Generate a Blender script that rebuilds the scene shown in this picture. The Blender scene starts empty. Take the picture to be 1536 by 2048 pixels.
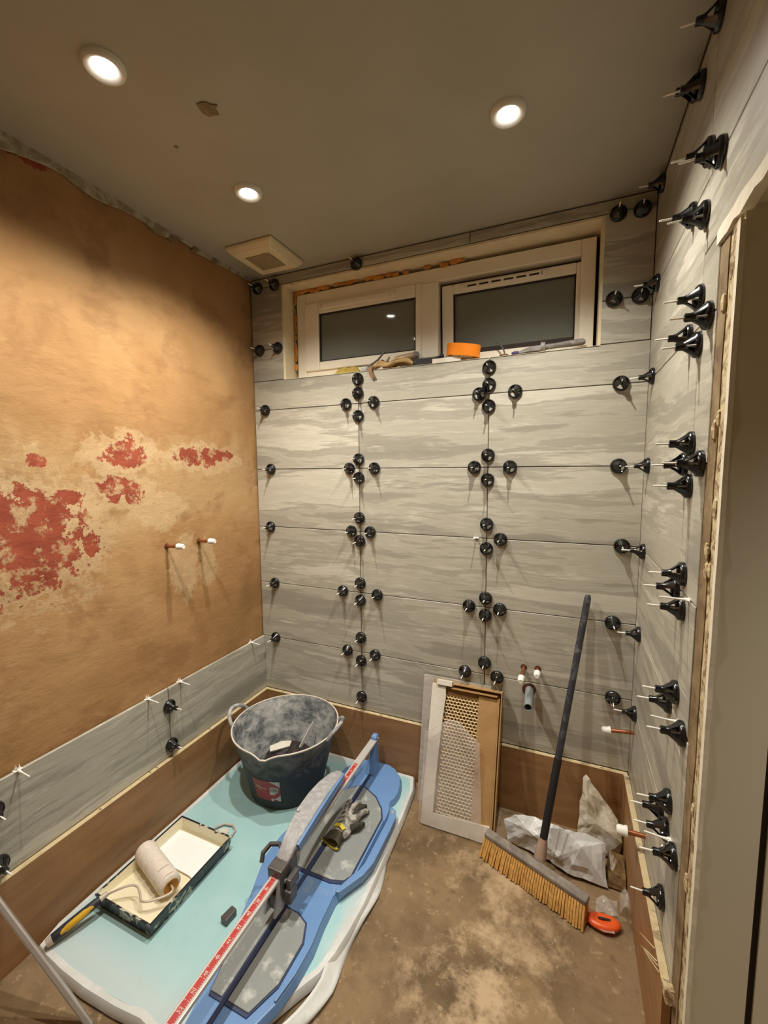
import bpy, bmesh, math, random
from mathutils import Vector, Matrix, noise

# ------------------------------------------------------------------ camera, world, light, exposure
sc = bpy.context.scene
COL = sc.collection
XR, ZC, NEAR = 1.7726, 2.45, -2.55          # right tile face, ceiling, wall behind the camera
ROW = [0.294, 0.591, 0.893, 1.195, 1.497, 1.799, 2.101, 2.403]   # bottom of each tile row

cam_d = bpy.data.cameras.new('camera'); cam = bpy.data.objects.new('camera', cam_d); COL.objects.link(cam)
cam_d.sensor_fit = 'HORIZONTAL'; cam_d.sensor_width = 36.0
cam_d.lens = 36.0 * 852.04 / 1536.0
cam_d.clip_start = 0.02
rx, ry, rz = -0.098, 0.0071, 0.4051
Rm = Matrix.Rotation(rz, 3, 'Z') @ Matrix.Rotation(rx, 3, 'X') @ Matrix.Rotation(ry, 3, 'Y')
right, fwd, up = Rm @ Vector((1, 0, 0)), Rm @ Vector((0, 1, 0)), Rm @ Vector((0, 0, 1))
mw = Matrix((( right.x, up.x, -fwd.x, 1.5133), (right.y, up.y, -fwd.y, -1.8228),
             (right.z, up.z, -fwd.z, 1.4865), (0, 0, 0, 1)))
cam.matrix_world = mw
sc.camera = cam

w = bpy.data.worlds.new('night'); sc.world = w; w.use_nodes = True
bg = w.node_tree.nodes['Background']; bg.inputs[0].default_value = (0.10, 0.13, 0.16, 1); bg.inputs[1].default_value = 0.05

sc.view_settings.view_transform = 'Standard'; sc.view_settings.look = 'None'
sc.view_settings.gamma = 1.0; sc.view_settings.use_curve_mapping = False
sc.view_settings.exposure = 0.0

LAMP_POWER = 72.0
LAMP_COLOR = (1.0, 0.96, 0.865)
LAMP_SPOT = math.radians(138)
LAMP_BLEND = 1.0
JAMB_FILL_LAMP = (2.50, -1.45)  # unseen lamp in the passage, added to brighten the door jamb
LAMPS = [(0.470, -1.060), (1.335, -0.535), (0.468, -0.556)]

# ------------------------------------------------------------------ helpers
def lin(r, g, b):
    f = lambda c: (c/255/12.92) if c/255 <= 0.04045 else ((c/255+0.055)/1.055)**2.4
    return (f(r), f(g), f(b), 1)

class MB:
    """collects shapes into one mesh"""
    def __init__(s): s.v = []; s.f = []
    def add(s, vs, fs):
        o = len(s.v); s.v += [tuple(v) for v in vs]; s.f += [tuple(i+o for i in f) for f in fs]; return s
    def box(s, a, b):
        x0, y0, z0 = a; x1, y1, z1 = b
        return s.add([(x0,y0,z0),(x1,y0,z0),(x1,y1,z0),(x0,y1,z0),(x0,y0,z1),(x1,y0,z1),(x1,y1,z1),(x0,y1,z1)],
                     [(0,3,2,1),(4,5,6,7),(0,1,5,4),(1,2,6,5),(2,3,7,6),(3,0,4,7)])
    def prism(s, poly, z0, z1, M=None):
        n = len(poly)
        vs = [Vector((p[0], p[1], z0)) for p in poly] + [Vector((p[0], p[1], z1)) for p in poly]
        if M: vs = [M @ v for v in vs]
        ar = sum(poly[i][0]*poly[(i+1)%n][1]-poly[(i+1)%n][0]*poly[i][1] for i in range(n))
        if ar < 0:
            return s.add(vs, [tuple(range(n)), tuple(range(2*n-1, n-1, -1))] + [((i+1)%n, i, n+i, n+(i+1)%n) for i in range(n)])
        return s.add(vs, [tuple(range(n-1, -1, -1)), tuple(range(n, 2*n))] + [(i, (i+1)%n, n+(i+1)%n, n+i) for i in range(n)])
    def lathe(s, prof, n=24, M=None, close=False, ang=None):
        """prof: list of (r,z). revolve about z."""
        full = ang is None
        a0, a1 = (0, 2*math.pi) if full else ang
        m = n if full else n+1
        vs = []
        for i in range(m):
            a = a0 + (a1-a0)*i/n
            for r, z in prof: vs.append(Vector((r*math.cos(a), r*math.sin(a), z)))
        if M: vs = [M @ v for v in vs]
        k = len(prof); fs = []
        for i in range(n):
            j = (i+1) % m
            for q in range(k if close else k-1):
                q2 = (q+1) % k
                fs.append((i*k+q, j*k+q, j*k+q2, i*k+q2))
        return s.add(vs, fs)
    def tube(s, pts, r, n=8, cap=True):
        pts = [Vector(p) for p in pts]; m = len(pts)
        rr = r if isinstance(r, (list, tuple)) else [r]*m
        d0 = (pts[1]-pts[0]).normalized()
        ref = Vector((0,0,1)) if abs(d0.z) < 0.9 else Vector((1,0,0))
        u = d0.cross(ref).normalized()
        vs = []
        for i, p in enumerate(pts):
            d = (pts[min(i+1,m-1)]-pts[max(i-1,0)]).normalized()
            u = (u - d*u.dot(d)).normalized(); q = d.cross(u)
            for k in range(n):
                a = 2*math.pi*k/n
                vs.append(p + (u*math.cos(a)+q*math.sin(a))*rr[i])
        fs = [(i*n+k, i*n+(k+1)%n, (i+1)*n+(k+1)%n, (i+1)*n+k) for i in range(m-1) for k in range(n)]
        if cap: fs += [tuple(range(n-1,-1,-1)), tuple((m-1)*n+k for k in range(n))]
        return s.add(vs, fs)
    def bar(s, pts, w_, h_, upv=(0,0,1)):
        """rectangular section swept along pts"""
        pts = [Vector(p) for p in pts]; m = len(pts); upv = Vector(upv); vs = []
        for i, p in enumerate(pts):
            d = (pts[min(i+1,m-1)]-pts[max(i-1,0)]).normalized()
            sd = d.cross(upv).normalized(); u = sd.cross(d)
            ww = w_[i] if isinstance(w_, (list,tuple)) else w_
            hh = h_[i] if isinstance(h_, (list,tuple)) else h_
            for a, b in ((-1,-1),(1,-1),(1,1),(-1,1)): vs.append(p+sd*ww/2*a+u*hh/2*b)
        fs = [(i*4+k, i*4+(k+1)%4, i*4+4+(k+1)%4, i*4+4+k) for i in range(m-1) for k in range(4)]
        fs += [(3,2,1,0), tuple((m-1)*4+k for k in range(4))]
        return s.add(vs, fs)
    def ball(s, c, r, n=10, m=7, sc_=(1,1,1)):
        vs = [Vector((c[0], c[1], c[2]-r*sc_[2]))]; fs = []
        for j in range(1, m):
            t = math.pi*j/m
            for i in range(n):
                a = 2*math.pi*i/n
                vs.append(Vector((c[0]+r*sc_[0]*math.sin(t)*math.cos(a), c[1]+r*sc_[1]*math.sin(t)*math.sin(a), c[2]-r*sc_[2]*math.cos(t))))
        vs.append(Vector((c[0], c[1], c[2]+r*sc_[2])))
        for i in range(n):
            fs.append((0, 1+(i+1)%n, 1+i)); L = 1+(m-2)*n
            fs.append((L+i, L+(i+1)%n, len(vs)-1))
            for j in range(m-2): fs.append((1+j*n+i, 1+j*n+(i+1)%n, 1+(j+1)*n+(i+1)%n, 1+(j+1)*n+i))
        return s.add(vs, fs)
    def grid(s, fn, nu, nv):
        vs = [Vector(fn(i/nu, j/nv)) for j in range(nv+1) for i in range(nu+1)]
        return s.add(vs, [(j*(nu+1)+i, j*(nu+1)+i+1, (j+1)*(nu+1)+i+1, (j+1)*(nu+1)+i) for j in range(nv) for i in range(nu)])
    def mesh(s, name, smooth=False):
        me = bpy.data.meshes.new(name); me.from_pydata(s.v, [], s.f)
        bm = bmesh.new(); bm.from_mesh(me); bmesh.ops.recalc_face_normals(bm, faces=bm.faces)
        if smooth:
            for f in bm.faces: f.smooth = True
            for e in bm.edges:
                if len(e.link_faces) == 2 and e.calc_face_angle(0) > 0.7: e.smooth = False
        bm.to_mesh(me); bm.free()
        return me

def obj(name, me, mat, parent=None, smooth=False, loc=None, rot=None):
    if isinstance(me, MB): me = me.mesh(name, smooth)
    if mat and not me.materials: me.materials.append(mat)
    o = bpy.data.objects.new(name, me); COL.objects.link(o)
    if parent: o.parent = parent
    if loc: o.location = loc
    if rot: o.rotation_euler = rot
    return o
def tag(o, label, cat=None, group=None, kind=None):
    o['label'] = label
    if cat: o['category'] = cat
    if group: o['group'] = group
    if kind: o['kind'] = kind
    return o
def thing(name, label, cat, loc=(0,0,0), rot=None, group=None):
    o = bpy.data.objects.new(name, None); COL.objects.link(o); o.location = loc
    o.empty_display_size = 0.02
    if rot: o.rotation_euler = rot
    return tag(o, label, cat, group)
def bevel(o, wd, seg=2, ang=0.6):
    m = o.modifiers.new('bevel', 'BEVEL'); m.width = wd; m.segments = seg; m.limit_method = 'ANGLE'; m.angle_limit = ang
    return o
def solid(o, t, off=-1):
    m = o.modifiers.new('solid', 'SOLIDIFY'); m.thickness = t; m.offset = off; return o
def subsurf(o, n=1):
    m = o.modifiers.new('sub', 'SUBSURF'); m.levels = n; m.render_levels = n; return o

# ------------------------------------------------------------------ materials
class NT:
    def __init__(s, name):
        s.m = bpy.data.materials.new(name); s.m.use_nodes = True
        s.t = s.m.node_tree; s.n = s.t.nodes; s.b = s.n['Principled BSDF']
    def add(s, typ, ins=None, **kw):
        n = s.n.new(typ)
        for k, v in kw.items(): setattr(n, k, v)
        for k, v in (ins or {}).items():
            if isinstance(v, bpy.types.NodeSocket): s.t.links.new(v, n.inputs[k])
            else: n.inputs[k].default_value = v
        return n
    def link(s, a, b): s.t.links.new(a, b)
    def coord(s, scale=(1,1,1), rnd=0.0, kind='Object'):
        tc = s.add('ShaderNodeTexCoord').outputs[kind]
        if rnd:
            oi = s.add('ShaderNodeObjectInfo')
            mu = s.add('ShaderNodeVectorMath', {0: oi.outputs['Random'], 1: (rnd, rnd*1.7, rnd*0.6)}, operation='MULTIPLY')
            tc = s.add('ShaderNodeVectorMath', {0: tc, 1: mu.outputs[0]}, operation='ADD').outputs[0]
        mp = s.add('ShaderNodeMapping', {'Vector': tc, 'Scale': scale})
        return mp.outputs[0]
    def noise(s, vec, scale, detail=4, rough=0.55, dist=0.0):
        return s.add('ShaderNodeTexNoise', {'Vector': vec, 'Scale': scale, 'Detail': detail, 'Roughness': rough, 'Distortion': dist}).outputs[0]
    def ramp(s, fac, stops):
        r = s.add('ShaderNodeValToRGB', {'Fac': fac}); cr = r.color_ramp
        while len(cr.elements) < len(stops): cr.elements.new(0.5)
        for e, (p, c) in zip(cr.elements, stops): e.position = p; e.color = c if len(c) == 4 else (*c, 1)
        return r.outputs[0]
    def mix(s, fac, a, b, mode='MIX'):
        n = s.add('ShaderNodeMix', data_type='RGBA', blend_type=mode)
        for k, v in ((0, fac), (6, a), (7, b)):
            if isinstance(v, bpy.types.NodeSocket): s.link(v, n.inputs[k])
            else: n.inputs[k].default_value = v
        return n.outputs[2]
    def math(s, op, a, b=0.0, clamp=False):
        n = s.add('ShaderNodeMath', {0: a, 1: b}, operation=op); n.use_clamp = clamp; return n.outputs[0]
    def bump(s, h, strength=0.3, dist=0.01):
        b = s.add('ShaderNodeBump', {'Height': h, 'Strength': strength, 'Distance': dist})
        s.link(b.outputs[0], s.b.inputs['Normal']); return b
    def out(s, col=None, rough=0.6, metal=0.0, spec=None):
        if col is not None:
            if isinstance(col, bpy.types.NodeSocket): s.link(col, s.b.inputs['Base Color'])
            else: s.b.inputs['Base Color'].default_value = col
        if isinstance(rough, bpy.types.NodeSocket): s.link(rough, s.b.inputs['Roughness'])
        else: s.b.inputs['Roughness'].default_value = rough
        s.b.inputs['Metallic'].default_value = metal
        if spec is not None: s.b.inputs['Specular IOR Level'].default_value = spec
        return s.m

def plain(name, col, rough=0.6, metal=0.0, var=0.12, sc_=30, bump=0.0, spec=None, dirt=None):
    t = NT(name); v = t.coord()
    n = t.noise(v, sc_, 4)
    d = tuple(c*(1-var) for c in col[:3])+(1,); l = tuple(min(1, c*(1+var)) for c in col[:3])+(1,)
    c = t.ramp(n, [(0.3, d), (0.7, l)])
    if dirt:
        n2 = t.noise(v, dirt[1], 6, 0.65)
        k = t.ramp(n2, [(dirt[2], (0,0,0,1)), (dirt[2]+dirt[3], (1,1,1,1))])
        c = t.mix(k, c, dirt[0])
    if bump: t.bump(n, bump, 0.003)
    return t.out(c, rough, metal, spec)

def mat_tile():
    t = NT('travertine_tile')
    warp = t.noise(t.coord((1.6, 1, 3), 23), 2.0, 3)
    off = t.add('ShaderNodeCombineXYZ', {2: t.math('MULTIPLY', warp, 0.5)}).outputs[0]
    def wav(sc_):
        return t.add('ShaderNodeVectorMath', {0: t.coord(sc_, 37), 1: off}, operation='ADD').outputs[0]
    rag = t.noise(wav((6, 1, 60)), 1.0, 8, 0.72)
    big = t.noise(wav((0.55, 1, 7.5)), 1.0, 4, 0.55)
    f = t.math('ADD', big, t.math('MULTIPLY', t.math('SUBTRACT', rag, 0.5), 0.20))
    c = t.ramp(f, [(0.32, lin(148,143,130)), (0.42, lin(160,154,140)), (0.445, lin(184,178,162)), (0.49, lin(176,170,154)), (0.52, lin(190,184,168)), (0.54, lin(164,158,144)), (0.585, lin(174,168,153)), (0.61, lin(205,199,183)), (0.72, lin(190,184,168))])
    n2 = t.noise(wav((1.6, 1, 26)), 1.0, 8, 0.72)
    k = t.ramp(n2, [(0.545, (0,0,0,1)), (0.585, (1,1,1,1)), (0.60, (0.15,0.15,0.15,1)), (0.64, (0,0,0,1))])
    br = t.ramp(t.noise(t.coord((6, 1, 9), 11), 1.0, 3), [(0.45, (0,0,0,1)), (0.6, (1,1,1,1))])
    c = t.mix(t.math('MULTIPLY', t.math('MULTIPLY', k, br), 0.75), c, lin(216,211,195))
    n3 = t.noise(t.coord((5, 1, 110), 5), 2.5, 4)
    c = t.mix(t.ramp(n3, [(0.35, (0.20,0.20,0.20,1)), (0.65, (0,0,0,1))]), c, lin(146,141,129))
    t.bump(n3, 0.05, 0.001)
    return t.out(c, 0.40)

def ell(t, pos, cy, cz, ry_, rz_, warp):
    """soft ellipse mask in the wall's own y,z with a ragged edge"""
    sx = t.add('ShaderNodeSeparateXYZ', {0: pos})
    a = t.math('DIVIDE', t.math('SUBTRACT', sx.outputs[1], cy), ry_)
    b = t.math('DIVIDE', t.math('SUBTRACT', sx.outputs[2], cz), rz_)
    d = t.math('SQRT', t.math('ADD', t.math('MULTIPLY', a, a), t.math('MULTIPLY', b, b)))
    return t.math('SUBTRACT', t.math('ADD', d, t.math('MULTIPLY', t.math('SUBTRACT', warp, 0.5), 4.2)), 1.0)

def mat_plaster():
    t = NT('bare_plaster_wall')
    pos = t.coord()
    base_n = t.noise(pos, 1.7, 5, 0.55, 0.4)
    c = t.ramp(base_n, [(0.30, lin(153,115,73)), (0.48, lin(170,129,84)), (0.62, lin(183,143,97)), (0.78, lin(162,121,77))])
    # horizontal trowelled, paler, greyer band at chest height
    sx = t.add('ShaderNodeSeparateXYZ', {0: pos})
    big = t.noise(pos, 3.2, 6, 0.62, 0.8)
    band = t.math('SUBTRACT', 1.0, t.math('MULTIPLY', t.math('ABSOLUTE', t.math('SUBTRACT', sx.outputs[2], 1.45)), 2.3), True)
    pk = t.ramp(t.math('MULTIPLY', t.math('ADD', big, -0.1), t.math('ADD', band, 0.15)), [(0.26, (0,0,0,1)), (0.40, (1,1,1,1))])
    c = t.mix(t.math('MULTIPLY', pk, 0.62), c, lin(190,157,113))
    dn = t.noise(t.coord((1,1,1.3)), 4.5, 7, 0.66, 0.3)
    c = t.mix(t.math('MULTIPLY', t.ramp(dn, [(0.50, (0,0,0,1)), (0.62, (1,1,1,1))]), 0.55), c, lin(143,104,66))
    w1 = t.noise(pos, 9, 6, 0.68, 0.6); w2 = t.noise(pos, 26, 5, 0.7)
    wr = t.math('ADD', t.math('MULTIPLY', w1, 0.55), t.math('MULTIPLY', w2, 0.45))
    halo = [(-0.745,1.545,.13,.075),(-0.36,1.545,.20,.06),(-0.74,1.42,.10,.07),(-1.06,1.28,.24,.20),(-0.49,1.08,.07,.13),(-0.60,1.33,.12,.06),(-0.36,1.06,.05,.10)]
    red = [(-0.735,1.548,.085,.050),(-0.40,1.552,.105,.042),(-0.25,1.562,.075,.026),(-0.765,1.428,.055,.045),(-0.715,1.402,.040,.038),
           (-1.02,1.521,.032,.020),(-1.06,1.265,.175,.150),(-0.945,1.405,.05,.028),(-0.88,1.215,.018,.022),(-1.02,2.43,.10,.022)]
    hm = None
    for e in halo:
        m = t.ramp(ell(t, pos, *e, wr), [(0.0, (1,1,1,1)), (0.22, (0,0,0,1))])
        hm = m if hm is None else t.mix(1.0, hm, m, 'LIGHTEN')
    c = t.mix(t.math('MULTIPLY', hm, t.math('MULTIPLY', w2, 1.1)), c, lin(200,172,132))
    rm = None
    for e in red:
        m = t.ramp(ell(t, pos, *e, wr), [(0.0, (1,1,1,1)), (0.05, (0,0,0,1))])
        rm = m if rm is None else t.mix(1.0, rm, m, 'LIGHTEN')
    sp = t.ramp(t.noise(pos, 20, 5, 0.7), [(0.52, (1,1,1,1)), (0.60, (0.12,0.12,0.12,1))])
    rm = t.math('MULTIPLY', rm, sp)
    rc = t.ramp(t.noise(pos, 14, 4), [(0.3, lin(136,62,44)), (0.7, lin(160,80,56))])
    c = t.mix(rm, c, rc)
    # small nicks
    nk = t.ramp(t.noise(t.coord((1,0.8,2.0)), 13, 3, 0.75), [(0.73, (0,0,0,1)), (0.76, (1,1,1,1))])
    c = t.mix(t.math('MULTIPLY', nk, 0.5), c, lin(120,78,42))
    h = t.math('ADD', t.math('MULTIPLY', t.noise(t.coord((1,0.8,1.5)), 8, 7, 0.65, 0.2), 1.0), t.math('MULTIPLY', rm, -0.10))
    h = t.math('ADD', h, t.math('MULTIPLY', nk, -0.12))
    t.bump(h, 0.42, 0.012)
    return t.out(c, 0.8, spec=0.25)

def mat_floor():
    t = NT('bare_concrete_floor')
    pos = t.coord()
    n = t.noise(pos, 3.4, 8, 0.66, 0.15)
    c = t.ramp(n, [(0.32, lin(86,69,46)), (0.46, lin(120,98,69)), (0.58, lin(142,116,84)), (0.72, lin(114,89,60))])
    p = t.noise(pos, 5.0, 10, 0.74, 0.1)
    sx = t.add('ShaderNodeSeparateXYZ', {0: pos})
    near = t.math('SUBTRACT', 1.0, t.math('MULTIPLY', t.math('ABSOLUTE', t.math('SUBTRACT', sx.outputs[0], 1.35)), 1.6), True)
    k = t.ramp(t.math('MULTIPLY', p, t.math('ADD', near, 0.35)), [(0.56, (0,0,0,1)), (0.72, (1,1,1,1))])
    c = t.mix(t.math('MULTIPLY', k, 0.75), c, lin(203,174,138))
    f = t.ramp(t.noise(pos, 24, 8, 0.8), [(0.57, (0,0,0,1)), (0.62, (1,1,1,1))])
    c = t.mix(t.math('MULTIPLY', f, 0.5), c, lin(190,164,130))
    sp = t.ramp(t.noise(pos, 70, 3, 0.6), [(0.72, (0,0,0,1)), (0.75, (1,1,1,1))])
    c = t.mix(t.math('MULTIPLY', sp, 0.7), c, lin(226,214,192))
    dk = t.ramp(t.noise(pos, 13, 5, 0.7), [(0.30, (1,1,1,1)), (0.40, (0,0,0,1))])
    c = t.mix(t.math('MULTIPLY', dk, 0.6), c, lin(82,64,40))
    t.bump(t.noise(pos, 34, 8, 0.75), 0.45, 0.005)
    return t.out(c, 0.72, spec=0.35)

def mat_plywood():
    t = NT('film_faced_plywood')
    v = t.coord((2, 2, 9))
    n = t.noise(v, 2.5, 5, 0.6, 0.6)
    c = t.ramp(n, [(0.3, lin(140,100,62)), (0.6, lin(162,120,78)), (0.8, lin(150,108,68))])
    g = t.ramp(t.noise(t.coord((5,5,1.2)), 3, 5, 0.65), [(0.62, (0,0,0,1)), (0.72, (1,1,1,1))])
    c = t.mix(t.math('MULTIPLY', g, 0.35), c, lin(168,132,92))
    return t.out(c, 0.5)

def mat_plyedge():
    t = NT('plywood_top_edge')
    n = t.noise(t.coord((6,6,1)), 5, 5, 0.6)
    c = t.ramp(n, [(0.3, lin(188,166,124)), (0.6, lin(206,186,146)), (0.8, lin(180,156,112))])
    return t.out(c, 0.7)

def mat_foam():
    t = NT('pale_blue_insulation')
    pos = t.coord()
    sx = t.add('ShaderNodeSeparateXYZ', {0: pos})
    n = t.noise(pos, 6, 5)
    c = t.ramp(n, [(0.3, lin(160,200,201)), (0.7, lin(173,211,212))])
    st = t.ramp(t.noise(pos, 5.5, 4, 0.6), [(0.64, (0,0,0,1)), (0.74, (1,1,1,1))])
    c = t.mix(t.math('MULTIPLY', st, 0.35), c, lin(168,176,150))
    # white wrapping along the long edges and the near end
    sm = lambda v, lo, hi: t.add('ShaderNodeMapRange', {0: v, 1: lo, 2: hi}).outputs[0]
    nn = t.math('MULTIPLY', t.math('SUBTRACT', n, 0.5), 0.12)
    e1 = sm(t.math('ADD', sx.outputs[0], nn), 0.875, 0.905)
    e2 = sm(t.math('ADD', sx.outputs[1], nn), -1.00, -1.12)
    e3 = sm(t.math('ADD', sx.outputs[0], nn), 0.075, 0.05)
    e4 = sm(t.math('ADD', sx.outputs[1], nn), -0.075, -0.045)
    e = t.math('MAXIMUM', t.math('MAXIMUM', e1, e2), t.math('MAXIMUM', e3, e4))
    c = t.mix(t.math('MULTIPLY', e, 0.8), c, lin(198,210,210))
    sk = t.ramp(t.noise(t.coord((9,9,9)), 9, 3, 0.7), [(0.72, (0,0,0,1)), (0.75, (1,1,1,1))])
    c = t.mix(t.math('MULTIPLY', sk, 0.5), c, lin(96,108,104))
    t.bump(n, 0.12, 0.006)
    return t.out(c, 0.55)

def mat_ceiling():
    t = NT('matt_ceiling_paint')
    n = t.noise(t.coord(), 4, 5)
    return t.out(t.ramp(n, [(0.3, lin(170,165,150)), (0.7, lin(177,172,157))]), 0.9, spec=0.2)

def mat_tub():
    t = NT('black_rubber_dusty')
    pos = t.coord(); sx = t.add('ShaderNodeSeparateXYZ', {0: pos})
    n = t.noise(t.coord((1,1,1.4)), 14, 7, 0.7, 0.7)
    hi = t.math('MULTIPLY', t.math('SUBTRACT', sx.outputs[2], 0.12), 1.7, True)
    k = t.ramp(t.math('ADD', t.math('MULTIPLY', n, 0.85), hi), [(0.52, (0,0,0,1)), (0.85, (1,1,1,1))])
    c = t.mix(t.math('MULTIPLY', k, 0.75), lin(44,48,50), lin(158,156,150))
    t.bump(n, 0.15, 0.003)
    return t.out(c, 0.6)
def mat_tubin():
    t = NT('cement_caked_rubber')
    n = t.noise(t.coord((1,1,1.6)), 11, 8, 0.7, 0.2)
    c = t.ramp(n, [(0.32, lin(70,72,75)), (0.43, lin(118,120,122)), (0.53, lin(168,168,166)), (0.66, lin(208,204,196))])
    t.bump(n, 0.4, 0.006)
    return t.out(c, 0.85)

def mat_speckle(name, a, b, scale, lo, wid, rough=0.5, bump=0.0, det=6):
    t = NT(name); n = t.noise(t.coord(), scale, det, 0.68, 0.5)
    c = t.ramp(n, [(lo, a), (lo+wid, b)])
    if bump: t.bump(n, bump, 0.004)
    return t.out(c, rough)

def mat_liner():
    t = NT('cream_coat_with_black_chips'); pos = t.coord(); sx = t.add('ShaderNodeSeparateXYZ', {0: pos})
    c = t.ramp(t.noise(pos, 9, 4), [(0.3, lin(232,220,184)), (0.7, lin(241,232,206))])
    k = t.math('ADD', t.noise(pos, 24, 5, 0.7), t.math('MULTIPLY', t.math('SUBTRACT', sx.outputs[2], 0.052), 9.0))
    c = t.mix(t.ramp(k, [(0.56, (0,0,0,1)), (0.59, (1,1,1,1))]), c, lin(46,46,56))
    return t.out(c, 0.45)

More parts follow.
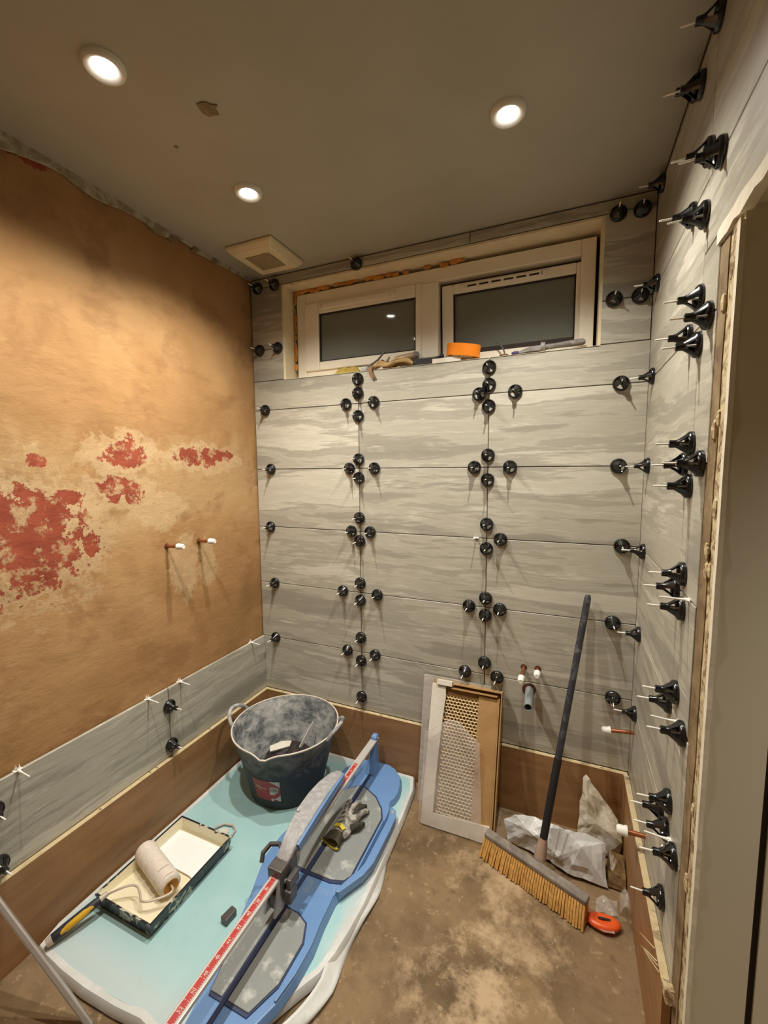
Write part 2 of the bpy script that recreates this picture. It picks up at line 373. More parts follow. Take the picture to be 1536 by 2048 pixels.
M = dict(
    tile=mat_tile(), plaster=mat_plaster(), floor=mat_floor(), ply=mat_plywood(), plyedge=mat_plyedge(),
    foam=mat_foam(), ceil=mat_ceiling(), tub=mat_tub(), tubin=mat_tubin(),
    grey_board=plain('tile_backer', lin(96,88,76), 0.9, var=0.2),
    clip=plain('glossy_black_plastic', lin(22,22,24), 0.2, var=0.1, spec=0.6),
    white_plastic=plain('white_plastic', lin(236,232,222), 0.4, var=0.03),
    pvc=plain('dirty_white_pvc', lin(240,232,214), 0.35, var=0.04, sc_=8, dirt=(lin(206,186,150), 7, 0.62, 0.2)),
    reveal=plain('rough_reveal_plaster', lin(226,212,180), 0.85, var=0.10, sc_=12, bump=0.4, dirt=(lin(176,128,70), 9, 0.64, 0.12)),
    foamfill=plain('orange_expanding_foam', lin(196,134,58), 0.9, var=0.25, sc_=30, bump=0.5),
    gap=plain('dark_gap', lin(44,36,30), 0.8),
    gasket=plain('dark_gasket', lin(58,42,34), 0.7),
    adhesive=plain('white_tile_adhesive', lin(224,218,204), 0.85, var=0.06, bump=0.3),
    edge_plaster=mat_speckle('broken_plaster_edge', lin(120,88,52), lin(206,188,148), 38, 0.40, 0.16, 0.9, 0.6),
    edge_brown=mat_speckle('brown_backing_edge', lin(104,80,50), lin(150,128,92), 14, 0.35, 0.3, 0.9, 0.3),
    edge_white=plain('white_plaster_bead', lin(224,214,192), 0.85, var=0.05, sc_=40, bump=0.4),
    hall=plain('beige_painted_plaster', lin(206,198,176), 0.75, var=0.03, sc_=3, dirt=(lin(176,150,96), 3.0, 0.66, 0.2)),
    scrape=mat_speckle('pale_paint_residue', lin(150,136,108), lin(196,188,166), 18, 0.42, 0.2, 0.9, 0.4),
    scar=plain('brown_ceiling_scar', lin(132,116,88), 0.95, var=0.25, sc_=60, bump=0.4),
    copper=plain('dull_copper', lin(166,104,70), 0.4, 0.75, var=0.15),
    grey_pipe=plain('grey_waste_pipe', lin(136,142,142), 0.4, var=0.05),
    hole=plain('rough_drill_hole', lin(92,56,40), 0.95, var=0.3, sc_=90),
    fan=plain('cream_plastic', lin(222,208,172), 0.4, var=0.03),
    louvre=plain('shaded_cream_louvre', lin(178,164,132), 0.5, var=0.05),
    blue=plain('blue_painted_metal', lin(112,150,200), 0.38, var=0.05, sc_=9, dirt=(lin(168,172,170), 6, 0.60, 0.14)),
    dblue=plain('dark_blue_rim', lin(52,62,96), 0.45),
    rubber=plain('grey_rubber_pad', lin(144,147,145), 0.5, var=0.06, sc_=12, dirt=(lin(190,190,184), 16, 0.56, 0.12)),
    steel=mat_speckle('dusty_aluminium', lin(158,158,160), lin(190,188,188), 50, 0.4, 0.25, 0.38),
    darksteel=plain('dark_cast_metal', lin(98,94,92), 0.4, 0.4, var=0.2),
    scale_red=plain('red_ruler_strip', lin(186,58,56), 0.45, var=0.06),
    scale_white=plain('pale_aluminium_rail', lin(206,202,196), 0.35, 0.2, var=0.05),
    tray=mat_speckle('black_tray_with_paint', lin(30,31,36), lin(196,190,168), 22, 0.54, 0.06, 0.4),
    tray_in=mat_speckle('cream_paint_coat', lin(232,220,184), lin(240,231,204), 8, 0.4, 0.3, 0.45),
    tray_liner=mat_liner(),
    paint=plain('wet_white_paint', lin(250,249,246), 0.12, var=0.005),
    sleeve=plain('painted_nap_roller', lin(226,214,200), 0.85, var=0.06, sc_=80, bump=0.5),
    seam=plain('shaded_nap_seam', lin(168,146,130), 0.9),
    core=plain('amber_roller_core', lin(196,136,44), 0.4, var=0.1),
    wire=plain('paint_spattered_wire', lin(206,194,178), 0.4, 0.2, var=0.15),
    grip_black=plain('black_grip', lin(44,44,52), 0.5),
    grip_yellow=plain('yellow_grip', lin(214,164,36), 0.45),
    broom_metal=mat_speckle('dusty_black_metal', lin(48,49,54), lin(96,96,98), 28, 0.50, 0.16, 0.45),
    broom_head=mat_speckle('grey_worn_wood', lin(122,112,102), lin(154,144,132), 20, 0.4, 0.25, 0.75, 0.2),
    bristle=plain('straw_bristle', lin(206,156,84), 0.75, var=0.25, sc_=60),
    socket=plain('taped_socket', lin(168,142,122), 0.7, var=0.15),
    kraft=mat_speckle('brown_cardboard', lin(170,132,82), lin(186,148,98), 14, 0.4, 0.3, 0.8),
    kraft_dark=plain('dark_cardboard', lin(140,106,64), 0.85, var=0.12),
    comb=plain('pale_paper_mesh', lin(226,206,164), 0.8, var=0.08),
    card=mat_speckle('white_card', lin(214,206,192), lin(232,226,214), 9, 0.4, 0.3, 0.7),
    orange=plain('orange_plastic', lin(232,92,36), 0.35, var=0.06),
    tape=plain('bright_orange_tape', lin(250,140,22), 0.45, var=0.04),
    bag=mat_speckle('white_polythene', lin(210,210,206), lin(232,232,228), 8, 0.4, 0.3, 0.4),
    bag_dirty=mat_speckle('dirty_polythene', lin(168,150,118), lin(222,214,196), 13, 0.38, 0.18, 0.4),
    bag_brown=mat_speckle('brown_dusty_polythene', lin(104,80,48), lin(150,122,84), 13, 0.4, 0.25, 0.4),
    glove_grey=mat_speckle('grey_glove_palm', lin(98,94,88), lin(186,180,170), 38, 0.42, 0.14, 0.5, 0.3),
    glove_dark=mat_speckle('dark_glove_knit', lin(46,42,34), lin(88,82,64), 40, 0.4, 0.3, 0.8, 0.3),
    yellow=plain('yellow_trim', lin(214,190,56), 0.6),
    cuff=plain('olive_glove_lining', lin(150,140,96), 0.8, var=0.15),
    sack_dark=mat_speckle('dark_rubbish', lin(34,30,32), lin(72,50,46), 40, 0.45, 0.2, 0.5, 0.4),
    red=mat_speckle('red_sticker', lin(158,42,44), lin(182,54,54), 30, 0.4, 0.3, 0.45),
    sticker_white=plain('sticker_white', lin(206,200,190), 0.5, var=0.1, sc_=80),
    sponge=plain('mustard_sponge', lin(168,142,64), 0.95, var=0.2, sc_=60, bump=0.6),
    cord=plain('tan_cord', lin(184,152,104), 0.9, var=0.15, bump=0.3),
    brown_strap=plain('brown_strap', lin(138,108,78), 0.8),
    tan_tube=plain('tan_glazed_tube', lin(170,144,106), 0.25, var=0.1),
    black=plain('black_rubber', lin(30,30,34), 0.5),
    grey_tool=mat_speckle('mortar_smeared_grey', lin(116,110,106), lin(158,152,142), 30, 0.45, 0.2, 0.6),
    purple=plain('blue_violet_plastic', lin(82,76,122), 0.5),
    alu=plain('matt_aluminium_profile', lin(158,146,136), 0.45, 0.3, var=0.06),
    nearwall=plain('skimmed_plaster', lin(188,160,124), 0.85, var=0.06, sc_=3),
    gplaster=plain('dark_recess', lin(66,52,38), 0.95, var=0.2),
    chalk=plain('chalky_cap', lin(240,236,226), 0.5, var=0.02),
)
def mat_film():
    t = NT('clear_polythene_film')
    n = t.noise(t.coord((1,1,1)), 11, 4, 0.6, 1.0)
    t.bump(n, 0.5, 0.02)
    t.b.inputs['Alpha'].default_value = 0.34
    return t.out(lin(226,216,208), 0.16, spec=0.8)
M['film'] = mat_film()
def mat_glass():
    t = NT('dark_night_glass')
    t.b.inputs['Alpha'].default_value = 0.88
    return t.out(lin(126,130,122), 0.04, spec=0.5)
M['glass'] = mat_glass()
def mat_emit(name, col, st):
    t = NT(name); t.b.inputs['Emission Color'].default_value = col; t.b.inputs['Emission Strength'].default_value = st
    return t.out((1,1,1,1), 0.3)
M['lamp'] = mat_emit('lit_lamp', (1.0, 0.96, 0.9, 1), 40.0)

# ------------------------------------------------------------------ room shell
def structure(o, label, cat): return tag(o, label, cat, kind='structure')

structure(obj('floor', MB().box((-0.1, NEAR-0.1, -0.1), (3.2, 0.12, 0.0)), M['floor']), 'bare concrete floor with pale dusty patches', 'floor')
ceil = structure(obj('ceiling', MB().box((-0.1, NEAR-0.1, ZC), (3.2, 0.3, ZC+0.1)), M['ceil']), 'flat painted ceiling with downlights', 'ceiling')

# left wall: undulating skim plaster
random.seed(3)
def lw(u, v):
    y = NEAR + u*(0.10-NEAR); z = v*(ZC+0.02)
    return (-0.004 + 0.006*(noise.noise(Vector((y*2.3, z*2.3, 1.0)))+0.5*noise.noise(Vector((y*7, z*7, 4.0)))), y, z)
lwm = MB().grid(lw, 130, 120)
lwm.box((-0.12, NEAR-0.1, 0), (-0.03, 0.12, ZC))
wall_left = structure(obj('wall_left', lwm, M['plaster'], smooth=True), 'ochre bare plaster wall with red scraped patches', 'wall')

# jagged strip of old paint where wall meets ceiling
def jag(n, a, b, lo, hi, seed):
    r = random.Random(seed); out = []; v = (lo+hi)/2
    for i in range(n+1):
        v = min(hi, max(lo, v + r.uniform(-1,1)*(hi-lo)*0.45)); out.append((a+(b-a)*i/n, v))
    return out
pts = jag(26, -1.75, -0.50, 2.395, 2.432, 4) + jag(14, -0.47, -0.02, 2.425, 2.444, 6)
obj('old_paint_strip', MB().prism([(p[0], p[1]) for p in pts]+[(-0.02, ZC), (-1.75, ZC)], 0.0, 0.014,
    Matrix(((0,0,1,0),(1,0,0,0),(0,1,0,0),(0,0,0,1)))), M['scrape'], wall_left)
for i, (y, z, l) in enumerate([(-0.47, 2.43, .05), (-0.36, 2.437, .03), (-0.25, 2.44, .03)]):
    obj('plaster_hole', MB().prism([(y-l/2, z-.006), (y, z-.011), (y+l/2, z-.002), (y+l/3, z+.008), (y-l/3, z+.009)], 0.0, 0.016,
        Matrix(((0,0,1,0),(1,0,0,0),(0,1,0,0),(0,0,0,1)))), M['scar'], wall_left)

# back wall backing with the window opening
WX0, WX1, WZ0, WZ1 = 0.190, 1.612, 1.943, 2.394
b = MB()
for a, c in (((-0.1,0.0095,0),(WX0,0.14,ZC)), ((WX1,0.0095,0),(XR+0.1,0.14,ZC)), ((WX0,0.0095,0),(WX1,0.14,WZ0-0.004)), ((WX0,0.0095,WZ1+0.004),(WX1,0.14,ZC))):
    b.box(a, c)
wall_back = structure(obj('wall_back', b, M['grey_board']), 'far wall being tiled in long grey travertine look tiles', 'wall')

# tiles ------------------------------------------------------
_tm = {}
def tile_mesh(L, H):
    k = (round(L,4), round(H,4))
    if k not in _tm:
        c = 0.0012; t = 0.009
        vs = [(0,c,0),(L,c,0),(L,c,H),(0,c,H),(c,0,c),(L-c,0,c),(L-c,0,H-c),(c,0,H-c),(0,t,0),(L,t,0),(L,t,H),(0,t,H)]
        fs = [(4,5,6,7),(0,1,5,4),(1,2,6,5),(2,3,7,6),(3,0,4,7),(0,8,9,1),(1,9,10,2),(2,10,11,3),(3,11,8,0),(11,10,9,8)]
        me = MB().add(vs, fs).mesh('tile'); me.materials.append(M['tile']); _tm[k] = me
    return _tm[k]
def tile(parent, x, y, z, L, H, rot=0.0):
    return obj('tile', tile_mesh(L, H), None, parent, loc=(x, y, z), rot=(0, 0, rot))
G = 0.0032
cols = [(0.003, 0.6035), (0.6035+G, 1.2055), (1.2055+G, XR)]
for r in range(5):
    for x0, x1 in cols: tile(wall_back, x0, 0, ROW[r], x1-x0, ROW[r+1]-ROW[r]-G)
# row under the sill, rows beside the window, strip above it
for x0, x1 in cols: tile(wall_back, x0, 0, ROW[5], x1-x0, WZ0-ROW[5])
tile(wall_back, 0.003, 0, WZ0+G, WX0-0.003, ROW[6]-WZ0-2*G); tile(wall_back, WX1, 0, WZ0+G, XR-0.002-WX1, ROW[6]-WZ0-2*G)
tile(wall_back, 0.003, 0, ROW[6], WX0-0.003, ROW[7]-ROW[6]-G); tile(wall_back, WX1, 0, ROW[6], XR-0.002-WX1, ROW[7]-ROW[6]-G)
for x0, x1 in ((0.003, 0.6035), (0.6035+G, 1.118), (1.118+G, XR-0.002)): tile(wall_back, x0, 0, ROW[7], x1-x0, ZC-0.006-ROW[7])

# left wall: one row of tiles
LX = 0.013
for y0, y1 in ((-1.795, -1.2245), (-1.2213, -0.6225), (-0.6193, -0.002)):
    tile(wall_left, LX, y0, ROW[0], y1-y0, ROW[1]-ROW[0]-G, math.pi/2)

# right wall with the doorway
DY0, DY1, DZ = -0.878, -1.68, 1.924
b = MB()
b.box((XR+0.0095, DY0+0.012, 0), (XR+0.10, 0.14, ZC)); b.box((XR+0.0095, DY1, DZ+0.012), (XR+0.10, DY0+0.012, ZC)); b.box((XR+0.0095, NEAR, 0), (XR+0.10, DY1, ZC))
wall_right = structure(obj('wall_right', b, M['grey_board']), 'side wall tiled in grey travertine look tiles up to the doorway', 'wall')
RJ = -0.650                                   # vertical joint on this wall
JE = -0.760                                   # ragged end of the tiling at the door jamb
for r in range(7):
    z0 = ROW[r]; z1 = (ROW[r+1] if r < 6 else ROW[7])-G
    tile(wall_right, XR, 0.0, z0, -RJ, z1-z0, -math.pi/2)
    if r < 5:
        tile(wall_right, XR, RJ-G, z0, RJ-G-JE+0.006*math.sin(r*2.1), z1-z0, -math.pi/2)
    elif r == 5:
        tile(wall_right, XR, RJ-G, z0, RJ-G-JE, DZ+0.02-z0, -math.pi/2)
tile(wall_right, XR, RJ-G, DZ+0.02+G, 0.58, ROW[6]-DZ-0.02-2*G, -math.pi/2)
tile(wall_right, XR, RJ-G, ROW[6], 0.58, ROW[7]-ROW[6]-G, -math.pi/2); tile(wall_right, XR, RJ-0.583-G, ROW[6], 0.58, ROW[7]-ROW[6]-G, -math.pi/2)
tile(wall_right, XR, RJ-0.583-G, DZ+0.02+G, 0.58, ROW[6]-DZ-0.02-2*G, -math.pi/2)
for y0, y1 in ((-0.002, RJ), (RJ-G, RJ-0.583), (RJ-0.583-G, RJ-1.166)): tile(wall_right, XR, y0, ROW[7], abs(y1-y0), 0.022, -math.pi/2)

# ragged jamb: backing strip, crumbling plaster, white bead, and the reveal beyond
Mx = Matrix(((0,0,1,XR),(1,0,0,0),(0,1,0,0),(0,0,0,1)))      # polygon (y,z), extruded along x
def strip(name, ya, yb, x0, x1, mat, seed, z0=0.30, z1=DZ-0.01, amp=0.006, n=46):
    r = random.Random(seed)
    L = [(ya+r.uniform(-amp,amp), z0+(z1-z0)*i/n) for i in range(n+1)]
    R = [(yb+r.uniform(-amp,amp), z0+(z1-z0)*i/n) for i in range(n, -1, -1)]
    return obj(name, MB().prism(L+R, x0, x1, Mx), M[mat], wall_right)
strip('backing_strip', JE+0.002, -0.812, 0.002, 0.010, 'edge_brown', 1, z0=0.0, amp=0.003)
strip('backing_strip', -0.806, -0.845, 0.004, 0.012, 'edge_plaster', 7, z0=0.0, amp=0.007)
strip('crumbling_plaster', -0.838, -0.872, 0.000, 0.012, 'edge_plaster', 2, z0=0.0, amp=0.005)
strip('plaster_bead', -0.866, -0.8815, -0.003, 0.005, 'edge_white', 3, z0=0.0, z1=DZ-0.02, amp=0.0012)
r_ = random.Random(9); n = 30
lo = [(-0.752-i*0.031, DZ-0.004+r_.uniform(-.004,.004)) for i in range(n)]; hi = [(-0.752-i*0.031, DZ+0.024+r_.uniform(-.003,.003)) for i in range(n-1,-1,-1)]
obj('lintel_bead', MB().prism(lo+hi, -0.004, 0.014, Mx), M['edge_white'], wall_right)
for i in range(14):
    z = 0.5+1.35*r_.random(); y = -0.80-0.07*r_.random(); s = 0.006+0.008*r_.random()
    obj('plaster_crumb', MB().ball((XR+0.0005, y, z), s, 6, 4, (0.5, 1, 1.8)), M['edge_plaster'], wall_right)
# the doorway's lining: jamb faces the camera
door = structure(obj('door_1', MB().box((XR+0.004, DY0-0.002, 0), (XR+0.092, DY0+0.012, DZ)).box((XR+0.004, DY1, DZ), (XR+0.092, DY0+0.012, DZ+0.012)).box((XR+0.004, DY1-0.012, 0), (XR+0.092, DY1, DZ)), M['hall']),
                 'beige painted jamb and head of the doorway in the tiled side wall', 'doorway')
obj('jamb_gap', MB().box((XR+0.092, DY0+0.004, 0), (XR+0.104, DY0+0.016, DZ+0.01)), M['gap'], door)
obj('door_frame', MB().box((XR+0.104, DY0-0.004, 0), (XR+0.20, DY0+0.03, DZ+0.05)), M['hall'], door)
structure(obj('wall_hall', MB().box((XR+0.10, DY0+0.03, 0), (3.2, DY0+0.13, ZC)).box((3.1, NEAR, 0), (3.2, DY0+0.13, ZC)), M['hall']), 'beige passage wall beyond the doorway', 'wall')
structure(obj('wall_near', MB().box((-0.1, NEAR-0.1, 0), (3.2, NEAR, ZC)), M['nearwall']), 'plain plaster wall opposite the window', 'wall')

# plywood ledgers carrying the first row
PT = 0.018; LZ = ROW[0]-0.003
def ledger(name, a, c, label, holes):
    o = structure(obj(name, MB().box(a, (c[0], c[1], c[2]-0.0015)), M['ply']), label, 'board')
    obj('top_edge', MB().box((a[0], a[1], c[2]-0.0015), c), M['plyedge'], o)
    for h in holes: obj('knot', MB().prism([(h[0]+0.005*math.cos(k)*1.5, h[1]+0.0035*math.sin(k)) for k in [i*math.pi/4 for i in range(8)]], c[2], c[2]+0.0004), M['scar'], o)
    return o
ledger('trim_1', (0.003, -PT, 0), (XR-0.003, 0.0, LZ), 'brown plywood board under the tiles of the window wall', [(0.62,-.010),(0.71,-.012),(1.68,-.010),(0.13,-.009)])
ledger('trim_2', (0.0, -2.0, 0), (LX+PT, -PT-0.0005, LZ), 'brown plywood board under the tiles of the plaster wall', [(0.020,-.42),(0.021,-.70),(0.019,-.73),(0.022,-.93)])
lr = ledger('trim_3', (XR-PT, JE-0.01, 0), (XR, -PT-0.0005, LZ), 'brown plywood board under the tiles of the doorway wall', [])
for y0, dy, dz in ((-0.68, .03, -.004), (-0.71, .04, -.02), (-0.72, .02, .008), (-0.735, .03, .012)):
    obj('splinter', MB().tube([(XR-PT-.001, y0, LZ-.004), (XR-PT-.02, y0+dy*.6, LZ+dz*.5), (XR-PT-.03, y0+dy, LZ+dz)], [.002,.0012,.0004], 5), M['plyedge'], lr)
obj('board_end', MB().prism([(-0.77,LZ-.01),(-0.752,LZ+.004),(-0.79,LZ+.02),(-0.80,LZ-.004)], -PT, 0.004, Mx), M['edge_plaster'], lr)

# ceiling scars
def blob(cx_, cy_, r, n, seed, z0, z1):
    rr = random.Random(seed)
    return MB().prism([(cx_+r*rr.uniform(.65,1.15)*math.cos(2*math.pi*i/n), cy_+r*rr.uniform(.65,1.15)*math.sin(2*math.pi*i/n)) for i in range(n)], z0, z1)
obj('paint_scar', blob(0.603, -0.868, 0.027, 11, 2, ZC-0.003, ZC+0.001), M['scar'], ceil)
obj('paint_scar', blob(0.411, -0.805, 0.006, 7, 5, ZC-0.002, ZC+0.001), M['scar'], ceil)
# brown gap along the ceiling above the right-hand tiles
obj('ceiling_gap', MB().box((XR+0.002, -1.8, ROW[7]+0.022), (XR+0.0095, 0.0, ZC)), M['gplaster'], wall_right)

# ------------------------------------------------------------------ window
FY = 0.085
b = MB()
b.box((WX0, 0.0, WZ0-0.004), (WX0+0.012, 0.14, WZ1+0.004))                     # left reveal
b.box((WX1-0.010, 0.0, WZ0-0.004), (WX1, 0.14, WZ1+0.004))
b.box((WX0+0.012, 0.0, WZ1-0.004), (WX1-0.010, 0.14, WZ1+0.004))               # head
b.box((WX0+0.012, 0.0, WZ0-0.004), (WX1-0.010, 0.14, WZ0))                     # sill bed
win = structure(obj('window_1', b, M['reveal']), 'white plastic two light window high in the tiled wall', 'window')
r_ = random.Random(12)
b = MB()
for i in range(34):
    x = WX0+0.03+r_.random()*0.85; b.ball((x, FY-0.004, WZ1-0.012+r_.uniform(-.006,.006)), 0.010+0.006*r_.random(), 7, 5, (1.5,0.5,0.8))
for i in range(22):
    z = WZ0+0.02+r_.random()*0.42; b.ball((WX0+0.020+r_.uniform(-.004,.004), FY-0.004, z), 0.009+0.005*r_.random(), 7, 5, (0.8,0.5,1.5))
f_ = obj('foam_fill', b, M['foamfill'], win, smooth=True); f_['kind'] = 'stuff'
# fixed outer frame
X0, X1, Z0, Z1 = WX0+0.028, WX1-0.022, WZ0+0.006, WZ1-0.022
MX0, MX1 = 0.884, 0.964
b = MB()
b.box((X0,FY,Z0),(X0+0.055,FY+0.055,Z1)); b.box((X1-0.052,FY,Z0),(X1,FY+0.055,Z1))
b.box((X0+0.055,FY,Z1-0.058),(X1-0.052,FY+0.055,Z1)); b.box((X0+0.055,FY,Z0),(X1-0.052,FY+0.055,Z0+0.042))
fr = obj('outer_frame', b, M['pvc'], win); bevel(fr, 0.004)
mu = obj('mullion', MB().box((MX0,FY-0.004,Z0+0.042),(MX1,FY+0.055,Z1-0.058)), M['pvc'], win); bevel(mu, 0.004)
def sash(x0, x1, z0, z1, y, tilt, vent_dark, px0, px1, pz0, pz1):
    fr = MB(); d = 0.05
    fr.box((x0,y,z0),(px0,y+d,z1)); fr.box((px1,y,z0),(x1,y+d,z1)); fr.box((px0,y,pz1),(px1,y+d,z1)); fr.box((px0,y,z0),(px1,y+d,pz0))
    o = obj('casement', fr, M['pvc'], win); bevel(o, 0.005)
    obj('pane', MB().box((px0-.004,y+0.018,pz0-.004),(px1+.004,y+0.024,pz1+.004)), M['glass'], o)
    b_ = MB()
    e = 0.006
    b_.box((px0,y+.010,pz0),(px0+e,y+.018,pz1)); b_.box((px1-e,y+.010,pz0),(px1,y+.018,pz1)); b_.box((px0+e,y+.010,pz1-e),(px1-e,y+.018,pz1)); b_.box((px0+e,y+.010,pz0),(px1-e,y+.018,pz0+e))
    obj('gasket', b_, M['gap'], o)
    vx0, vx1 = x0+0.10, x1-0.14; vz = (pz1+z1)/2
    v = MB().box((vx0,y-.010,vz-.012),(vx1,y+.002,vz+.012))
    v.lathe([(0.0,-.010),(0.012,-.010),(0.012,.002),(0,.002)], 14, Matrix.Translation((vx0,y,vz)) @ Matrix.Rotation(-math.pi/2,4,'X') )
    v.lathe([(0.0,-.002),(0.012,-.002),(0.012,.010),(0,.010)], 14, Matrix.Translation((vx1,y,vz)) @ Matrix.Rotation(math.pi/2,4,'X') )
    vt = obj('trickle_vent', v, M['pvc'], o); bevel(vt, 0.003)
    if vent_dark:
        s = MB(); k = 6; L = (vx1-vx0-0.02)/k
        for i in range(k): s.box((vx0+.01+i*L+.006, y-.0106, vz-.004), (vx0+.01+(i+1)*L-.006, y-.0096, vz+.003))
        obj('vent_slots', s, M['gap'], o)
    return o
def hinge(o, z, y, a):
    o.matrix_world = Matrix.Translation((0,y,z)) @ Matrix.Rotation(a,4,'X') @ Matrix.Translation((0,-y,-z))
sash(X0+0.052, MX0+0.004, Z0+0.040, Z1-0.054, FY-0.010, 0, False, 0.351, 0.860, 2.030, 2.263)
s2 = sash(MX1+0.012, X1-0.050, Z0+0.030, Z1-0.076, FY+0.012, 0, True, 1.026, 1.522, 1.992, 2.256)
hinge(s2, Z1-0.076, FY+0.03, 0.06)
b = MB(); b.box((MX1+0.0005, FY+0.0465, Z0+0.042), (X1-0.0525, FY+0.053, Z1-0.0585))
obj('open_gap', b, M['gasket'], win)
structure(obj('wall_outside', MB().box((-0.4, 1.1, 1.2), (2.2, 1.15, 3.2)), plain('dark_outside', lin(60,62,60), 0.9)), 'dark night outside the window', 'wall')

# ------------------------------------------------------------------ recessed downlights
def downlight(x, y, label, spot=LAMP_SPOT, power=LAMP_POWER):
    t = thing('recessed_downlight', label, 'light', (x, y, ZC), group='ceiling downlights')
    obj('bezel', MB().lathe([(0.0235,-0.004),(0.038,-0.013),(0.0415,-0.013),(0.0455,-0.009),(0.047,0.0)], 40), M['white_plastic'], t, smooth=True)
    obj('lamp', MB().lathe([(0,-0.0045),(0.0232,-0.0045),(0.0232,-0.001),(0,-0.001)], 32), M['lamp'], t)
    ld = bpy.data.lights.new('spot', 'SPOT'); ld.energy = power; ld.color = LAMP_COLOR; ld.spot_size = spot; ld.spot_blend = LAMP_BLEND; ld.shadow_soft_size = 0.022
    lo_ = bpy.data.objects.new('lamp_light', ld); COL.objects.link(lo_); lo_.parent = t; lo_.location = (0, 0, -0.016)
downlight(*LAMPS[0], 'round lit downlight nearest the top left of the ceiling above the plaster wall')
downlight(*LAMPS[1], 'round lit downlight on the tiled wall side of the ceiling, towards the doorway')
downlight(*LAMPS[2], 'round lit downlight next to the square extractor fan')
downlight(*JAMB_FILL_LAMP, 'added lamp out of view in the passage, put in to light the door jamb', math.radians(92), 105.0)  # extra fill for the jamb, built with the same fitting

# ------------------------------------------------------------------ extractor fan
t = thing('extractor_fan', 'square cream extractor fan on the ceiling in the far left corner', 'fan', (0.245, -0.185, ZC))
hw = 0.122
b = MB()
ring = [(hw, 0.0), (hw, -0.012), (hw*0.80, -0.036), (hw*0.52, -0.036), (hw*0.52, -0.020)]
vs = [(sx*r, sy*r, z) for r, z in ring for sx, sy in ((-1,-1),(1,-1),(1,1),(-1,1))]
fs = [(k*4+i, k*4+(i+1)%4, k*4+4+(i+1)%4, k*4+4+i) for k in range(4) for i in range(4)] + [(16,17,18,19), (3,2,1,0)]
bevel(obj('fan_cover', b.add(vs, fs), M['fan'], t), 0.008, 3)
b = MB()
for i in range(15):
    yy = -0.058+i*0.0083; b.box((-0.062, yy-0.0022, -0.0355), (0.062, yy+0.0022, -0.021))
for i in range(3): b.box((-0.034+i*0.034-.0015, -0.062, -0.034), (-0.034+i*0.034+.0015, 0.062, -0.021))
obj('grille', b, M['louvre'], t)
obj('pilot_window', MB().box((0.040, -0.075, -0.0372), (0.048, -0.069, -0.0355)), M['louvre'], t)

# ------------------------------------------------------------------ levelling clips
def clip_meshes():
    ringp = [(0.0205,0.0),(0.0275,0.0),(0.0285,0.004),(0.0275,0.0095),(0.0245,0.0125),(0.0215,0.0105),(0.0200,0.005)]
    b = MB().lathe(ringp, 28, close=True)
    # three flared ribs running up to the hub
    prof = [(0.0262,0.0090),(0.0215,0.0150),(0.0165,0.0210),(0.0118,0.0275),(0.0085,0.0330)]
    for k in range(3):
        a0 = math.pi/2+k*2*math.pi/3; hw0 = 0.36
        vs = []
        for i, (r, z) in enumerate(prof):
            hh = hw0 + 0.10*i
            for a in (-hh, -hh/2, 0, hh/2, hh): vs.append((r*math.cos(a0+a), r*math.sin(a0+a), z))
        for i, (r, z) in enumerate(prof):
            hh = hw0 + 0.10*i; r2 = r-0.0030
            for a in (-hh, -hh/2, 0, hh/2, hh): vs.append((r2*math.cos(a0+a), r2*math.sin(a0+a), z-0.002))
        n = 5; m = len(prof); fs = []; o = n*m
        for i in range(m-1):
            for j in range(n-1):
                fs.append((i*n+j, i*n+j+1, (i+1)*n+j+1, (i+1)*n+j)); fs.append((o+i*n+j, o+(i+1)*n+j, o+(i+1)*n+j+1, o+i*n+j+1))
            fs.append((i*n, (i+1)*n, o+(i+1)*n, o+i*n)); fs.append((i*n+n-1, o+i*n+n-1, o+(i+1)*n+n-1, (i+1)*n+n-1))
        b.add(vs, fs)
    b.lathe([(0.0026,0.0250),(0.0105,0.0285),(0.0082,0.0360),(0.0076,0.0440),(0.0068,0.0460),(0.0026,0.0460)], 12, close=True)
    for k in range(6):
        a = k*math.pi/3; b.tube([(0.0077*math.cos(a),0.0077*math.sin(a),0.034),(0.0077*math.cos(a),0.0077*math.sin(a),0.0450)], 0.0012, 5)
    knob = b.mesh('knob', True)
    stem = MB().lathe([(0,-0.0005),(0.0023,-0.0005),(0.0022,0.070),(0.0016,0.0725),(0,0.0725)], 8).mesh('stem', True)
    bare = MB().lathe([(0,0.0),(0.0048,0.0),(0.0036,0.012),(0.0023,0.022),(0.0021,0.056),(0,0.057)], 8)
    bare.box((-0.009,-0.0008,-0.0005),(0.009,0.0008,0.007)).box((-0.012,-0.0035,-0.0004),(0.012,0.0035,0.0016))
    bare = bare.mesh('stem', True)
    sm = MB().grid(lambda u, v: (-0.017+0.030*u, -0.020+0.014*v+0.006*math.sin(u*5), 0.0142+0.016*v+0.004*math.sin(u*7+v*5)), 6, 4)
    return knob, stem, bare, sm.mesh('adhesive_smear', True)
KNOB, STEM, BARE, SMEAR = clip_meshes()
KNOB.materials.append(M['clip']); STEM.materials.append(M['chalk']); BARE.materials.append(M['chalk']); SMEAR.materials.append(M['adhesive'])
crand = random.Random(77)
ORI = {'back': Matrix(((1,0,0),(0,0,-1),(0,1,0))), 'right': Matrix(((0,0,-1),(-1,0,0),(0,1,0))), 'left': Matrix(((0,0,1),(1,0,0),(0,1,0)))}
GRP = {'back': 'levelling knobs on the window wall', 'right': 'levelling knobs on the doorway wall', 'left': 'levelling knobs on the plaster wall'}
